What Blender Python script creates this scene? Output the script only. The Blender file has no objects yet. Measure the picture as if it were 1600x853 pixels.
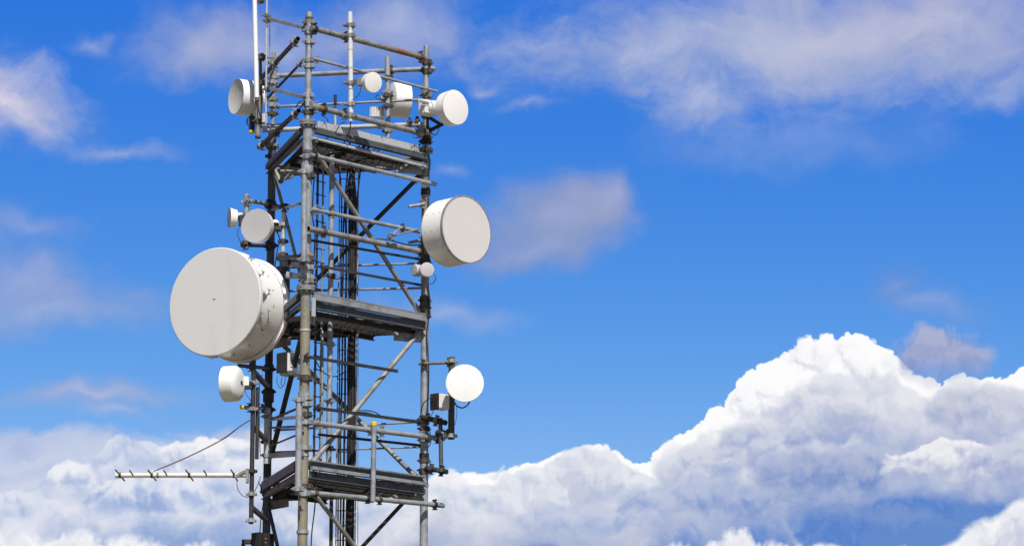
import bpy, bmesh, math, random
from mathutils import Vector, Matrix

S = bpy.context.scene
C = S.collection
random.seed(7)

# ------------------------------------------------------------------ camera
FPX = 5116.0                 # focal length in photograph pixels (1600 wide)
PITCH = 0.2032
EYE = Vector((0, 0, 1.7))
cam_d = bpy.data.cameras.new('camera')
cam = bpy.data.objects.new('camera', cam_d)
C.objects.link(cam)
cam.location = EYE
cam.rotation_euler = (math.pi / 2 + PITCH, 0, 0)
cam_d.sensor_width = 36.0
cam_d.lens = FPX / 1600 * 36.0
cam_d.clip_end = 20000
S.camera = cam
S.view_settings.view_transform = 'Standard'
S.view_settings.look = 'None'
S.view_settings.exposure = 0
S.view_settings.gamma = 1

# ------------------------------------------------------------------ sun + sky
SUN_EL, SUN_AZ = math.radians(50), math.radians(13)   # behind the camera, a little to its right
sun_d = bpy.data.lights.new('sun', 'SUN')
sun_d.energy = 5.0
sun_d.angle = math.radians(0.53)
sun_d.color = (1.0, 0.965, 0.915)
sun = bpy.data.objects.new('sun', sun_d)
C.objects.link(sun)
to_sun = Vector((math.sin(SUN_AZ) * math.cos(SUN_EL), -math.cos(SUN_AZ) * math.cos(SUN_EL), math.sin(SUN_EL)))
sun.rotation_euler = to_sun.to_track_quat('Z', 'Y').to_euler()
sun.location = to_sun * 60

W = bpy.data.worlds.new('World')
S.world = W
W.use_nodes = True
W.cycles.sampling_method = 'MANUAL'
W.cycles.sample_map_resolution = 256
S.cycles.use_adaptive_sampling = True
S.cycles.adaptive_threshold = 0.02
S.cycles.adaptive_min_samples = 10
S.cycles.use_denoising = True
NT = W.node_tree
NT.nodes.clear()


def lin(r, g, b):
    f = lambda c: (c / 255 / 12.92) if c <= 10 else ((c / 255 + 0.055) / 1.055) ** 2.4
    return (f(r), f(g), f(b))


class NG:
    """tiny helper to write node maths"""
    def __init__(self, nt):
        self.nt = nt

    def new(self, t, **kw):
        n = self.nt.nodes.new(t)
        for k, v in kw.items():
            setattr(n, k, v)
        return n

    def put(self, sock, v):
        if isinstance(v, bpy.types.NodeSocket):
            self.nt.links.new(v, sock)
        elif isinstance(v, (tuple, list)) and len(v) == 3 and sock.type == 'RGBA':
            sock.default_value = (*v, 1)
        else:
            sock.default_value = v

    def m(self, op, a, b=None, c=None, clamp=False):
        n = self.new('ShaderNodeMath', operation=op, use_clamp=clamp)
        for i, v in enumerate((a, b, c)):
            if v is not None:
                self.put(n.inputs[i], v)
        return n.outputs[0]

    def vm(self, op, a, b=None, scale=None):
        n = self.new('ShaderNodeVectorMath', operation=op)
        self.put(n.inputs[0], a)
        if b is not None:
            self.put(n.inputs[1], b)
        if scale is not None:
            self.put(n.inputs['Scale'], scale)
        return n.outputs[0]

    def xyz(self, x, y, z=0.0):
        n = self.new('ShaderNodeCombineXYZ')
        for i, v in enumerate((x, y, z)):
            self.put(n.inputs[i], v)
        return n.outputs[0]

    def sep(self, v):
        n = self.new('ShaderNodeSeparateXYZ')
        self.put(n.inputs[0], v)
        return n.outputs

    def noise(self, v, scale, detail=6, rough=0.5, dist=0.0, color=False):
        n = self.new('ShaderNodeTexNoise', noise_dimensions='2D')
        self.put(n.inputs['Vector'], v)
        n.inputs['Scale'].default_value = scale
        n.inputs['Detail'].default_value = detail
        n.inputs['Roughness'].default_value = rough
        n.inputs['Distortion'].default_value = dist
        return n.outputs['Color' if color else 'Fac']

    def smooth(self, x, lo, hi, a=0.0, b=1.0):
        n = self.new('ShaderNodeMapRange', interpolation_type='SMOOTHSTEP')
        self.put(n.inputs['Value'], x)
        self.put(n.inputs['From Min'], lo)
        self.put(n.inputs['From Max'], hi)
        self.put(n.inputs['To Min'], a)
        self.put(n.inputs['To Max'], b)
        return n.outputs[0]

    def mix(self, f, a, b):
        n = self.new('ShaderNodeMix', data_type='RGBA')
        self.put(n.inputs['Factor'], f)
        self.put(n.inputs[6], a)
        self.put(n.inputs[7], b)
        return n.outputs[2]

    def ramp(self, f, stops, interp='LINEAR'):
        n = self.new('ShaderNodeValToRGB')
        cr = n.color_ramp
        cr.interpolation = interp
        while len(cr.elements) < len(stops):
            cr.elements.new(0.5)
        for e, (p, c) in zip(cr.elements, stops):
            e.position = p
            e.color = (*c, 1)
        self.put(n.inputs[0], f)
        return n.outputs[0]

    def curve(self, x, pts):
        n = self.new('ShaderNodeFloatCurve')
        c = n.mapping.curves[0]
        n.mapping.use_clip = False
        while len(c.points) < len(pts):
            c.points.new(0.5, 0.5)
        for p, (a, b) in zip(c.points, pts):
            p.location = (a, b)
            p.handle_type = 'AUTO'
        n.mapping.update()
        self.put(n.inputs['Value'], x)
        return n.outputs[0]


g = NG(NT)
SKY_STRENGTH = 0.07
K = 1.0 / SKY_STRENGTH

tc = g.new('ShaderNodeTexCoord')
dirv = tc.outputs['Generated']
dx, dy, dz = g.sep(dirv)
# azimuth and elevation of the direction, both in milliradian-like sky units (1.0 = 1/5.116 rad)
az = g.m('ARCTAN2', dx, dy)
el = g.m('ARCSINE', dz)
U = g.m('MULTIPLY', az, FPX / 1000)                                  # 0 straight ahead
V = g.m('MULTIPLY', g.m('SUBTRACT', el, PITCH), FPX / 1000)          # 0 at 11.6 degrees of elevation
P = g.xyz(U, V, 0.0)


def sky_uv(px, py):
    """place in the sky (U, V) of a point of the photograph"""
    d = Vector(((px - 800) / FPX, 1.0, -(py - 426.5) / FPX))
    c, s = math.cos(PITCH), math.sin(PITCH)
    d = Vector((d.x, c - s * d.z, s + c * d.z)).normalized()
    return math.atan2(d.x, d.y) * FPX / 1000, (math.asin(d.z) - PITCH) * FPX / 1000



# clear sky: low directions read the sky a little higher up, as in the deep polarised blue of the photograph
st = g.new('ShaderNodeTexSky', sky_type='NISHITA')
st.sun_disc = False
st.sun_elevation = SUN_EL
st.sun_rotation = math.pi - SUN_AZ
st.altitude = 300
st.air_density = 1.0
st.dust_density = 0.6
st.ozone_density = 2.0
g.put(st.inputs['Vector'], g.vm('NORMALIZE', g.vm('ADD', g.vm('MULTIPLY', dirv, (1.0, 1.0, 1.9)), (0, 0, -0.02))))
raw = st.outputs[0]
# towards the mast the sky is polarised: a deeper, more saturated blue (per-channel response of the clear sky)
sc_ = g.new('ShaderNodeSeparateColor')
g.put(sc_.inputs[0], raw)
cc_ = g.new('ShaderNodeCombineColor')
for i, (gain, gam, ref) in enumerate(((0.082, 3.0, 0.183), (0.287, 1.46, 0.299), (0.775, 0.36, 0.503))):
    g.put(cc_.inputs[i], g.m('MULTIPLY', g.m('POWER', g.m('MULTIPLY', sc_.outputs[i], 0.12 / ref), gam), gain * K))
fwd = Vector((0, math.cos(0.2), math.sin(0.2)))
dn = g.new('ShaderNodeVectorMath', operation='DOT_PRODUCT')
g.put(dn.inputs[0], dirv)
dn.inputs[1].default_value = fwd
clear = g.mix(g.smooth(dn.outputs['Value'], 0.70, 0.93), raw, cc_.outputs[0])

# ---- shared noise fields
n_big = g.noise(g.vm('ADD', P, (3.1, 1.7, 0.4)), 4.0, 3, 0.55, 0, True)
n_mid = g.noise(g.vm('ADD', P, (0.3, 9.1, 2.4)), 14.0, 4, 0.6, 0, True)
cb = g.vm('SUBTRACT', n_big, (0.5, 0.5, 0.5))
cm = g.vm('SUBTRACT', n_mid, (0.5, 0.5, 0.5))
PW = g.vm('ADD', P, g.vm('ADD', g.vm('SCALE', cb, scale=0.09), g.vm('SCALE', cm, scale=0.035)))
PW2 = g.vm('MULTIPLY', PW, (0.62, 1.0, 1.0))        # streakier sideways
fine = g.noise(PW2, 9.0, 6, 0.6, 0.0)
fine2 = g.noise(g.vm('ADD', PW2, (5, 5, 1)), 26.0, 5, 0.6, 0.0)
wx, wy, wz = g.sep(PW)
fA = g.m('ADD', g.m('MULTIPLY', g.m('SUBTRACT', fine, 0.5), 2.4), g.m('MULTIPLY', g.m('SUBTRACT', fine2, 0.5), 1.0))


def wisp(col, cx, cy, rx, ry, rot, amt, tex, color, soft=1.0):
    """a thin drifting cloud: soft ellipse eaten away by noise"""
    u, v = sky_uv(cx, cy)
    c, s = math.cos(math.radians(rot)), math.sin(math.radians(rot))
    du = g.m('SUBTRACT', wx, u)
    dv = g.m('SUBTRACT', wy, v)
    kx, ky = 1000 / rx, 1000 / ry
    a = g.m('MULTIPLY_ADD', du, c * kx, g.m('MULTIPLY', dv, s * kx))
    b = g.m('MULTIPLY_ADD', dv, c * ky, g.m('MULTIPLY', du, -s * ky))
    r2 = g.m('MULTIPLY_ADD', a, a, g.m('MULTIPLY', b, b))
    d = g.m('SUBTRACT', g.m('MULTIPLY_ADD', fA, tex, 1.0), g.m('SQRT', r2))
    al = g.m('MULTIPLY', g.smooth(d, -0.55, 1.45 * soft), amt)
    cc = g.mix(g.smooth(d, 0.1, 1.5), tuple(x * K * 0.90 for x in color), tuple(min(x * 1.10, 1.0) * K for x in color))
    return g.mix(al, col, cc)


LAV = lin(178, 188, 217)
WISPS = [
    (18, 170, 95, 66, -8, 1.0, .60, lin(218, 211, 224)), (52, 118, 52, 26, 0, .75, .8, lin(206, 208, 226)),
    (100, 195, 55, 44, 10, .45, .9, LAV), (300, 66, 120, 46, 8, .90, .5, lin(176, 182, 212)),
    (440, 72, 200, 58, -4, .85, .5, lin(168, 178, 212)), (620, 40, 130, 70, 10, .85, .5, lin(170, 180, 212)),
    (1270, 62, 360, 96, 0, .97, .46, lin(196, 200, 220)), (1490, 40, 280, 92, 0, .95, .45, lin(186, 188, 213)),
    (1020, 80, 190, 66, 10, .80, .6, lin(178, 188, 218)), (840, 65, 130, 50, -6, .60, .9, LAV),
    (1080, 150, 100, 42, -18, .80, .7, lin(188, 196, 221)), (1340, 130, 230, 44, 4, .60, .8, LAV),
    (1240, 215, 220, 46, 0, .30, .6, LAV), (1560, 150, 80, 26, 10, .6, .7, LAV),
    (872, 342, 98, 62, 0, 1.0, .42, lin(150, 164, 207), .5), (840, 388, 105, 36, 8, .85, .45, lin(142, 160, 207), .7),
    (938, 312, 36, 42, 30, .75, .5, lin(164, 172, 208)), (40, 440, 150, 50, -6, .80, .5, lin(158, 170, 212)),
    (70, 484, 190, 34, 0, .85, .4, lin(162, 176, 216)), (50, 360, 90, 26, -8, .65, .6, lin(156, 170, 214)),
    (130, 613, 175, 20, 2, .95, .3, lin(170, 180, 216)), (170, 642, 75, 12, -4, .6, .4, LAV),
    (1400, 440, 40, 26, 0, .60, .7, lin(128, 150, 208)), (1450, 475, 85, 30, -10, .55, .7, lin(146, 164, 212)),
    (190, 240, 100, 14, 3, .55, .4, LAV), (140, 72, 28, 17, 0, .5, .6, LAV), (760, 130, 26, 11, 0, .6, .3, LAV),
    (830, 163, 50, 10, 3, .5, .3, LAV), (700, 495, 120, 22, -6, .55, .4, LAV), (690, 270, 34, 14, 0, .45, .4, LAV)]
upper = clear
for w in WISPS:
    upper = wisp(upper, *w)

# ---- cumulus banks: each bank has a crest line, a cauliflower edge and a lit top that falls into its own shade
q0 = g.vm('ADD', P, g.vm('ADD', g.vm('SCALE', cb, scale=0.07), g.vm('SCALE', cm, scale=0.034)))


def bumps(q, sc, wts):
    """rounded bumps at three sizes: 1 - (distance to the nearest seed) squared"""
    out = None
    for k, w in enumerate(wts):
        n = g.new('ShaderNodeTexVoronoi', feature='F1', voronoi_dimensions='2D')
        g.put(n.inputs['Vector'], q)
        n.inputs['Scale'].default_value = sc * (1, 2.3, 5.6)[k]
        n.inputs['Detail'].default_value = 0
        n.inputs['Randomness'].default_value = 0.9
        f = n.outputs['Distance']
        f = g.m('MULTIPLY', f, f)
        out = g.m('MULTIPLY', f, -w) if out is None else g.m('MULTIPLY_ADD', f, -w, out)
    return out


SX = 2400.0
XN = g.m('DIVIDE', g.m('ADD', U, 1.2), SX / 1000)
soft_n = g.m('SUBTRACT', g.noise(P, 6.0, 5, 0.55), 0.5)
f2 = g.m('SUBTRACT', fine2, 0.5)
modul = g.smooth(g.noise(g.vm('ADD', P, (7.7, 2.2, 0)), 7.0, 2, 0.5), 0.36, 0.66, 0.45, 1.45)


def bank(col, pts, off, size, edge, crisp, stops, depth, relief, fade=None, wob=0.5):
    """pts: crest in photograph pixels; size: bump size, edge: bump height, both in pixels; stops: shade against depth"""
    cp = []
    for px, py in pts:
        u, v = sky_uv(px, py)
        cp.append(((u + 1.2) / (SX / 1000), v + 0.5))
    crest = g.m('SUBTRACT', g.curve(XN, cp), 0.5)
    q = g.vm('ADD', q0, (off * 1.37, off * 0.71, 0))
    b0 = bumps(q, 1000 / size, (1.0, 0.55, 0.30))
    qs = g.vm('ADD', q, g.vm('SCALE', cm, scale=0.03))
    c0 = bumps(qs, 1000 / size, (1.0, 0.42, 0.15))
    c1 = bumps(g.vm('ADD', qs, (0.10 * size / 1000, 0.24 * size / 1000, 0)), 1000 / size, (1.0, 0.42, 0.15))
    rel = g.m('SUBTRACT', c0, c1)
    d = g.m('ADD', g.m('SUBTRACT', crest, V), g.m('MULTIPLY', g.m('MULTIPLY', g.m('ADD', b0, 0.42), modul), edge / 1000))
    d = g.m('MULTIPLY_ADD', f2, crisp * 1.2 / 1000, d)
    al = g.smooth(d, 0, crisp / 1000)
    t = g.m('DIVIDE', d, depth / 1000)
    t = g.m('MULTIPLY_ADD', rel, -relief, t)
    t = g.m('MULTIPLY_ADD', soft_n, wob, t)
    shade = g.ramp(t, stops, 'LINEAR')
    shade = g.vm('SCALE', shade, scale=K)
    if fade:
        v0, v1 = sky_uv(800, fade[0])[1], sky_uv(800, fade[1])[1]
        al = g.m('MULTIPLY', al, g.smooth(g.m('MULTIPLY_ADD', soft_n, 0.10, V), v1, v0))
    return g.mix(al, col, shade)


WHITE = lin(253, 253, 253)
S1 = lin(228, 230, 238)
S2 = lin(200, 206, 225)
S3 = lin(164, 178, 214)
S4 = lin(122, 152, 208)
S5 = lin(88, 132, 206)
lit = [(0.0, WHITE), (0.25, lin(248, 248, 251)), (0.45, S1), (0.66, S2), (0.87, S3), (1.0, S4)]
grey = [(0.0, lin(230, 231, 238)), (0.22, lin(216, 219, 231)), (0.45, S2), (0.72, S3), (1.0, S4)]
veil = [(0.0, lin(176, 190, 226)), (0.3, lin(192, 203, 230)), (0.7, lin(206, 213, 232)), (1.0, lin(176, 190, 224))]
lower = clear
for w in (WISPS[15], WISPS[17], WISPS[18], WISPS[20], WISPS[21], WISPS[22], WISPS[23], WISPS[28]):
    lower = wisp(lower, *w)
lower = bank(lower, [(-1200, 700), (-600, 640), (-200, 670), (0, 664), (90, 656), (180, 664), (260, 672), (340, 664), (420, 656), (500, 690), (600, 780), (700, 900), (900, 1000), (1200, 1000)],
             1.0, 150, 20, 26, veil, 150, 0.5)
lower = bank(lower, [(-600, 960), (0, 940), (300, 900), (450, 800), (540, 762), (600, 748), (660, 748), (700, 738),
              (760, 733), (830, 722), (880, 702), (930, 690), (965, 706), (1000, 724), (1012, 706), (1055, 684), (1088, 670), (1110, 640), (1150, 600), (1195, 562), (1235, 537),
              (1290, 526), (1325, 524), (1370, 532), (1398, 550), (1420, 582), (1470, 592), (1500, 590), (1540, 594), (1570, 584), (1600, 562), (1700, 560)],
             2.0, 58, 26, 5, lit, 230, 0.9)
lower = bank(lower, [(-1200, 760), (-300, 760), (0, 800), (60, 775), (110, 742), (170, 735), (215, 703), (260, 712), (300, 700), (350, 690), (400, 672), (450, 690), (520, 720), (600, 760), (700, 900), (800, 990), (1700, 990)],
             2.5, 95, 30, 40, [(0.0, lin(226, 229, 240)), (0.3, lin(218, 223, 238)), (0.6, lin(198, 208, 231)), (1.0, lin(164, 183, 222))], 130, 0.75, None, 0.7)
lower = bank(lower, [(-600, 800), (0, 850), (60, 812), (120, 790), (180, 800), (230, 775), (290, 745), (340, 760), (400, 765), (470, 800), (600, 900), (800, 990), (1700, 990)],
             2.8, 85, 34, 24, [(0.0, lin(226, 229, 239)), (0.3, lin(204, 211, 231)), (0.6, lin(172, 188, 222)), (1.0, lin(142, 168, 214))], 85, 0.8, None, 0.7)
lower = bank(lower, [(-600, 990), (0, 990), (300, 960), (480, 860), (560, 810), (640, 800), (740, 765), (800, 740), (860, 735), (905, 704), (950, 716), (1000, 752),
              (1030, 730), (1075, 690), (1120, 672), (1180, 658), (1215, 640), (1245, 602), (1300, 580), (1345, 588), (1385, 582), (1430, 604), (1480, 606), (1540, 596), (1600, 604), (1700, 600)],
             3.0, 90, 34, 16, grey, 190, 0.7, None, 0.45)
lower = bank(lower, [(-600, 990), (0, 990), (300, 990), (560, 860), (620, 812), (700, 800), (760, 812), (820, 780), (880, 775), (960, 800), (1040, 760), (1120, 752), (1200, 735), (1270, 705), (1340, 690), (1380, 668), (1440, 652), (1500, 656), (1560, 672), (1620, 690), (1700, 690)],
             4.0, 110, 44, 40, [(0.0, lin(206, 210, 226)), (0.25, lin(186, 194, 218)), (0.5, S3), (0.75, S4), (0.9, S5), (1.0, lin(100, 140, 204))], 150, 0.7, None, 0.5)
lower = bank(lower, [(-600, 990), (1000, 990), (1280, 900), (1340, 800), (1385, 730), (1425, 696), (1475, 684), (1525, 696), (1565, 735), (1610, 800), (1680, 900), (1800, 990)],
             5.0, 80, 34, 46, [(0.0, lin(240, 238, 242)), (0.3, lin(222, 224, 233)), (0.6, S2), (1.0, S3)], 110, 0.8, (740, 800))


def lower_front(low):
    return bank(low, [(-600, 860), (0, 828), (60, 834), (130, 828), (220, 836), (300, 846), (380, 852), (500, 870), (640, 880), (800, 880), (900, 856), (1000, 850), (1080, 856), (1125, 842), (1160, 828), (1195, 846),
              (1260, 838), (1330, 846), (1430, 852), (1480, 846), (1510, 815), (1555, 796), (1600, 772), (1700, 760)],
             6.0, 60, 26, 20, [(0.0, lin(246, 246, 248)), (0.3, S1), (0.6, S2), (1.0, S3)], 120, 0.8)


# single rounded heads inside the banks: a lit, bumpy top that dissolves downwards
qh = g.vm('ADD', q0, (3.3, 8.8, 0))
hb0 = bumps(qh, 1000 / 62, (1.0, 0.55, 0.28))
hb1 = bumps(g.vm('ADD', qh, (0.006, 0.014, 0)), 1000 / 62, (1.0, 0.5, 0.2))
hrel = g.m('SUBTRACT', hb0, hb1)
hx, hy, hz = g.sep(q0)


def head(col, cx, cy, rx, ry, top, low, amt=1.0, crisp=0.13, rim=0.8):
    u, v = sky_uv(cx, cy)
    a = g.m('MULTIPLY', g.m('SUBTRACT', hx, u), 1000 / rx)
    b = g.m('MULTIPLY', g.m('SUBTRACT', hy, v), 1000 / ry)
    r = g.m('SQRT', g.m('MULTIPLY_ADD', a, a, g.m('MULTIPLY', b, b)))
    d = g.m('ADD', g.m('SUBTRACT', 1.0, r), g.m('MULTIPLY', g.m('ADD', hb0, 0.42), 0.30))
    d = g.m('MULTIPLY_ADD', f2, 0.25, d)
    al = g.m('MULTIPLY', g.smooth(d, 0.0, crisp), g.smooth(g.m('MULTIPLY_ADD', soft_n, 1.2, b), -0.75, 0.25))
    t = g.m('MULTIPLY_ADD', hrel, -0.9, g.m('MULTIPLY_ADD', b, -0.5, 0.35))
    t = g.m('MULTIPLY_ADD', soft_n, 0.5, t)
    shade = g.vm('SCALE', g.mix(g.smooth(t, -0.15, rim), top, low), scale=K)
    return g.mix(g.m('MULTIPLY', al, amt), col, shade)


HEADS = [
    # right-hand cumulus
    (1530, 650, 120, 60, lin(202, 205, 221), lin(150, 164, 204), .85, .42), (1300, 645, 110, 66, lin(224, 226, 235), lin(170, 181, 212), .85, .42),
    (1190, 700, 130, 60, lin(206, 211, 227), lin(146, 163, 206), .9, .42), (1080, 745, 95, 60, lin(210, 215, 230), lin(146, 164, 208), .85, .42),
    (1380, 745, 100, 50, lin(182, 190, 215), lin(120, 147, 203), .85, .42), (1290, 755, 130, 56, lin(170, 181, 212), lin(100, 134, 199), .9, .42),
    (1470, 728, 92, 50, lin(240, 239, 243), lin(172, 182, 212), .95), (1575, 745, 80, 60, lin(206, 210, 226), lin(146, 162, 206), .8),
    (1150, 800, 130, 46, lin(168, 182, 215), lin(98, 136, 202), .8, .42), (1360, 820, 140, 40, lin(128, 154, 206), lin(88, 130, 202), .7, .42),
    (1030, 800, 100, 52, lin(184, 194, 220), lin(116, 148, 206), .85, .42),
    (905, 745, 62, 52, lin(228, 230, 239), lin(186, 195, 219), .85), (960, 765, 60, 44, lin(220, 224, 236), lin(168, 182, 214), .75),
    (830, 775, 66, 44, lin(232, 234, 241), lin(184, 194, 219), .8), (745, 800, 80, 44, lin(226, 229, 239), lin(170, 185, 217), .8),
    (880, 820, 90, 36, lin(196, 205, 227), lin(142, 166, 212), .7), (690, 770, 50, 36, lin(240, 241, 246), lin(200, 208, 227), .8),
    # left-hand bank
    (40, 748, 90, 34, lin(200, 208, 231), lin(176, 190, 224), .7), (125, 772, 66, 42, lin(238, 239, 245), lin(166, 184, 221), 1.0),
    (215, 738, 90, 46, lin(220, 225, 239), lin(178, 193, 225), .85), (330, 725, 80, 52, lin(243, 244, 247), lin(180, 193, 223), 1.0),
    (195, 800, 80, 38, lin(228, 232, 242), lin(152, 175, 217), .95), (285, 788, 84, 46, lin(232, 235, 243), lin(150, 173, 217), .95),
    (20, 804, 84, 36, lin(222, 227, 239), lin(146, 170, 216), .9), (370, 790, 60, 44, lin(206, 213, 232), lin(160, 180, 219), .7),
    (600, 800, 70, 44, lin(216, 222, 236), lin(166, 183, 218), .7)]
PUFF = (1472, 562, 98, 60, lin(170, 178, 211), lin(138, 153, 201), 1.0, .45, 0.8)
upper = head(upper, *PUFF)
for h_ in [PUFF] + HEADS:
    lower = head(lower, *h_)
lower = lower_front(lower)


def background(color):
    n = g.new('ShaderNodeBackground')
    g.put(n.inputs['Color'], color)
    n.inputs['Strength'].default_value = SKY_STRENGTH
    return n.outputs[0]


def mix_sh(f, a, b):
    n = g.new('ShaderNodeMixShader')
    g.put(n.inputs[0], f)
    NT.links.new(a, n.inputs[1])
    NT.links.new(b, n.inputs[2])
    return n.outputs[0]


# the banks only reach up to a few degrees above the horizon; higher up there are only wisps, and far from the mast plain sky
is_low = g.m('LESS_THAN', V, sky_uv(800, 482)[1])
near = g.m('MULTIPLY', g.m('LESS_THAN', g.m('ABSOLUTE', U), 1.1), g.m('LESS_THAN', g.m('ABSOLUTE', V), 0.7))
cloudy = mix_sh(is_low, background(upper), background(lower))
wo = g.new('ShaderNodeOutputWorld')
NT.links.new(mix_sh(near, background(clear), cloudy), wo.inputs[0])

# ================================================================== materials
MATS = {}


def mat(name, c1, c2=None, c3=None, scale=6.0, rough=0.5, metal=0.0, amount=0.5, c3_amt=0.35, bump=0.0, streak=1.0, spec=0.5):
    """weathered surface: c1 with patches of c2 and rarer stains of c3"""
    m = bpy.data.materials.new(name)
    m.use_nodes = True
    nt = m.node_tree
    h = NG(nt)
    b = nt.nodes['Principled BSDF']
    b.inputs['Roughness'].default_value = rough
    b.inputs['Metallic'].default_value = metal
    b.inputs['Specular IOR Level'].default_value = spec
    co = h.new('ShaderNodeTexCoord').outputs['Object']
    co = h.vm('MULTIPLY', co, (1, 1, streak))

    def n3(sc, det, ro):
        n = h.new('ShaderNodeTexNoise')
        h.put(n.inputs['Vector'], co)
        n.inputs['Scale'].default_value = sc
        n.inputs['Detail'].default_value = det
        n.inputs['Roughness'].default_value = ro
        return n.outputs['Fac']
    col = (*c1, 1)
    a = n3(scale, 6, 0.65)
    if c2:
        col = h.mix(h.smooth(a, 0.62 - amount * 0.35, 0.80 - amount * 0.35), tuple(c1), tuple(c2))
    if c3:
        f = n3(scale * 2.3, 5, 0.7)
        col = h.mix(h.smooth(f, 0.72 - c3_amt * 0.3, 0.80 - c3_amt * 0.3), col, tuple(c3))
    h.put(b.inputs['Base Color'], col)
    rr = h.m('MULTIPLY_ADD', a, 0.3, rough - 0.15, True)
    h.put(b.inputs['Roughness'], rr)
    if bump:
        bp = h.new('ShaderNodeBump')
        bp.inputs['Strength'].default_value = bump
        bp.inputs['Distance'].default_value = 0.01
        h.put(bp.inputs['Height'], n3(scale * 4, 5, 0.6))
        nt.links.new(bp.outputs[0], b.inputs['Normal'])
    MATS[name] = m
    return m


GALV = mat('galvanised_steel', (0.36, 0.375, 0.40), (0.24, 0.25, 0.265), (0.16, 0.13, 0.10), 9, 0.5, 0.25, 0.5, 0.05, 0.15)
GALVL = mat('bright_galvanised_steel', (0.52, 0.53, 0.54), (0.40, 0.41, 0.42), (0.2, 0.17, 0.14), 9, 0.45, 0.2, 0.45, -0.1, 0.1)
POLE_W = mat('new_zinc_pole', (0.70, 0.71, 0.73), (0.62, 0.63, 0.66), None, 9, 0.4, 0.1, 0.4)
TAN = mat('lichen_stained_steel', (0.27, 0.24, 0.17), (0.20, 0.19, 0.16), (0.36, 0.34, 0.26), 8, 0.65, 0.1, 0.5, 0.2, 0.3)
TUBE = mat('weathered_tube_steel', (0.285, 0.285, 0.275), (0.19, 0.18, 0.165), (0.14, 0.09, 0.06), 8, 0.6, 0.2, 0.5, 0.15, 0.25)
DARK = mat('dark_weathered_shade_steel', (0.030, 0.030, 0.033), (0.055, 0.048, 0.04), (0.11, 0.085, 0.06), 9, 0.6, 0.15, 0.4, 0.15, 0.25)  # dark steel; near-black base also holds shade of left leg and tie bars
SLATE = mat('slate_paint_and_shade_steel', (0.085, 0.093, 0.112), (0.06, 0.064, 0.072), (0.15, 0.135, 0.105), 7, 0.55, 0.1, 0.45, 0.1, 0.2)  # slate paint; on the left leg the tone holds cast shade
BAND = mat('pale_painted_steel', (0.29, 0.30, 0.325), (0.19, 0.195, 0.21), (0.18, 0.15, 0.11), 6, 0.55, 0.1, 0.5, 0.15, 0.2)
RUST = mat('rusting_steel', (0.22, 0.19, 0.15), (0.27, 0.085, 0.03), (0.13, 0.045, 0.02), 5, 0.75, 0.05, 0.55, 0.3, 0.5)
BROWN = mat('rust_brown_fitting', (0.065, 0.058, 0.052), (0.12, 0.085, 0.06), (0.26, 0.25, 0.23), 30, 0.75, 0.1, 0.45, 0.4, 0.4)
WHITE_P = mat('white_gloss_paint', (0.86, 0.85, 0.83), (0.82, 0.80, 0.765), (0.60, 0.56, 0.49), 3, 0.42, 0, 0.3, -0.25, 0.0)
CREAM = mat('cream_radome', (0.86, 0.835, 0.80), (0.83, 0.805, 0.765), (0.74, 0.70, 0.65), 3, 0.5, 0, 0.4, -0.3, 0.0)
FABRIC = mat('grey_radome_fabric', (0.66, 0.645, 0.635), (0.625, 0.61, 0.595), (0.54, 0.53, 0.51), 3.5, 0.65, 0, 0.45, -0.25, 0.0, 0.22)
FABRIC2 = mat('pale_radome_fabric', (0.66, 0.63, 0.62), (0.645, 0.615, 0.605), (0.6, 0.57, 0.55), 2.5, 0.65, 0, 0.4, -0.3, 0.0)
GREYR = mat('grey_and_shaded_radome', (0.47, 0.455, 0.46), (0.455, 0.44, 0.445), None, 3, 0.6, 0, 0.4)  # grey covers; on the tiny dish the grey holds its shade
BOX_W = mat('off_white_casing', (0.76, 0.75, 0.73), (0.68, 0.67, 0.64), (0.4, 0.36, 0.3), 8, 0.5, 0, 0.35, -0.05, 0.0)
RIM = mat('grey_metal_rim', (0.38, 0.37, 0.36), (0.28, 0.26, 0.25), None, 12, 0.5, 0.4, 0.5)
CABLE = mat('black_cable_sheath', (0.014, 0.014, 0.016), (0.03, 0.026, 0.024), None, 12, 0.5, 0, 0.5)
CABLE_B = mat('brown_cable_sheath', (0.035, 0.026, 0.022), (0.016, 0.014, 0.014), None, 9, 0.55, 0, 0.5)
CABLE_G = mat('grey_cable_sheath', (0.20, 0.21, 0.23), (0.13, 0.13, 0.14), None, 9, 0.5, 0, 0.5)
YELLOW = mat('yellow_plastic', (0.75, 0.55, 0.02), (0.62, 0.45, 0.02), None, 20, 0.4, 0, 0.4)
BRONZE = mat('bronze_rod', (0.17, 0.12, 0.085), (0.11, 0.075, 0.055), None, 14, 0.5, 0.3, 0.5)
IVORY = mat('ivory_boom_sleeve', (0.74, 0.70, 0.60), (0.66, 0.61, 0.50), (0.4, 0.34, 0.25), 8, 0.45, 0, 0.4, -0.1, 0.0)
GRASS = mat('dry_heath', (0.165, 0.13, 0.075), (0.13, 0.11, 0.06), (0.2, 0.16, 0.105), 0.35, 0.9, 0, 0.5, 0.2, 0.4)
CONCRETE = mat('weathered_concrete', (0.34, 0.33, 0.31), (0.27, 0.26, 0.245), (0.2, 0.19, 0.17), 2, 0.85, 0, 0.5, 0.1, 0.3)
HOLE = mat('tube_bore_shade', (0.012, 0.012, 0.012), None, None, 5, 0.9)  # near-black lining puts the darkness of the hollow into colour

# ================================================================== geometry helpers
CP, SP_ = math.cos(PITCH), math.sin(PITCH)


def ray(px, py):
    """horizontal-unit sight line of a point of the photograph: direction with y = 1"""
    a, v = (px - 800) / FPX, -(py - 426.5) / FPX
    d = Vector((a, CP - v * SP_, SP_ + v * CP))
    return d / d.y


def at(px, py, Y):
    return EYE + ray(px, py) * Y


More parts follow.
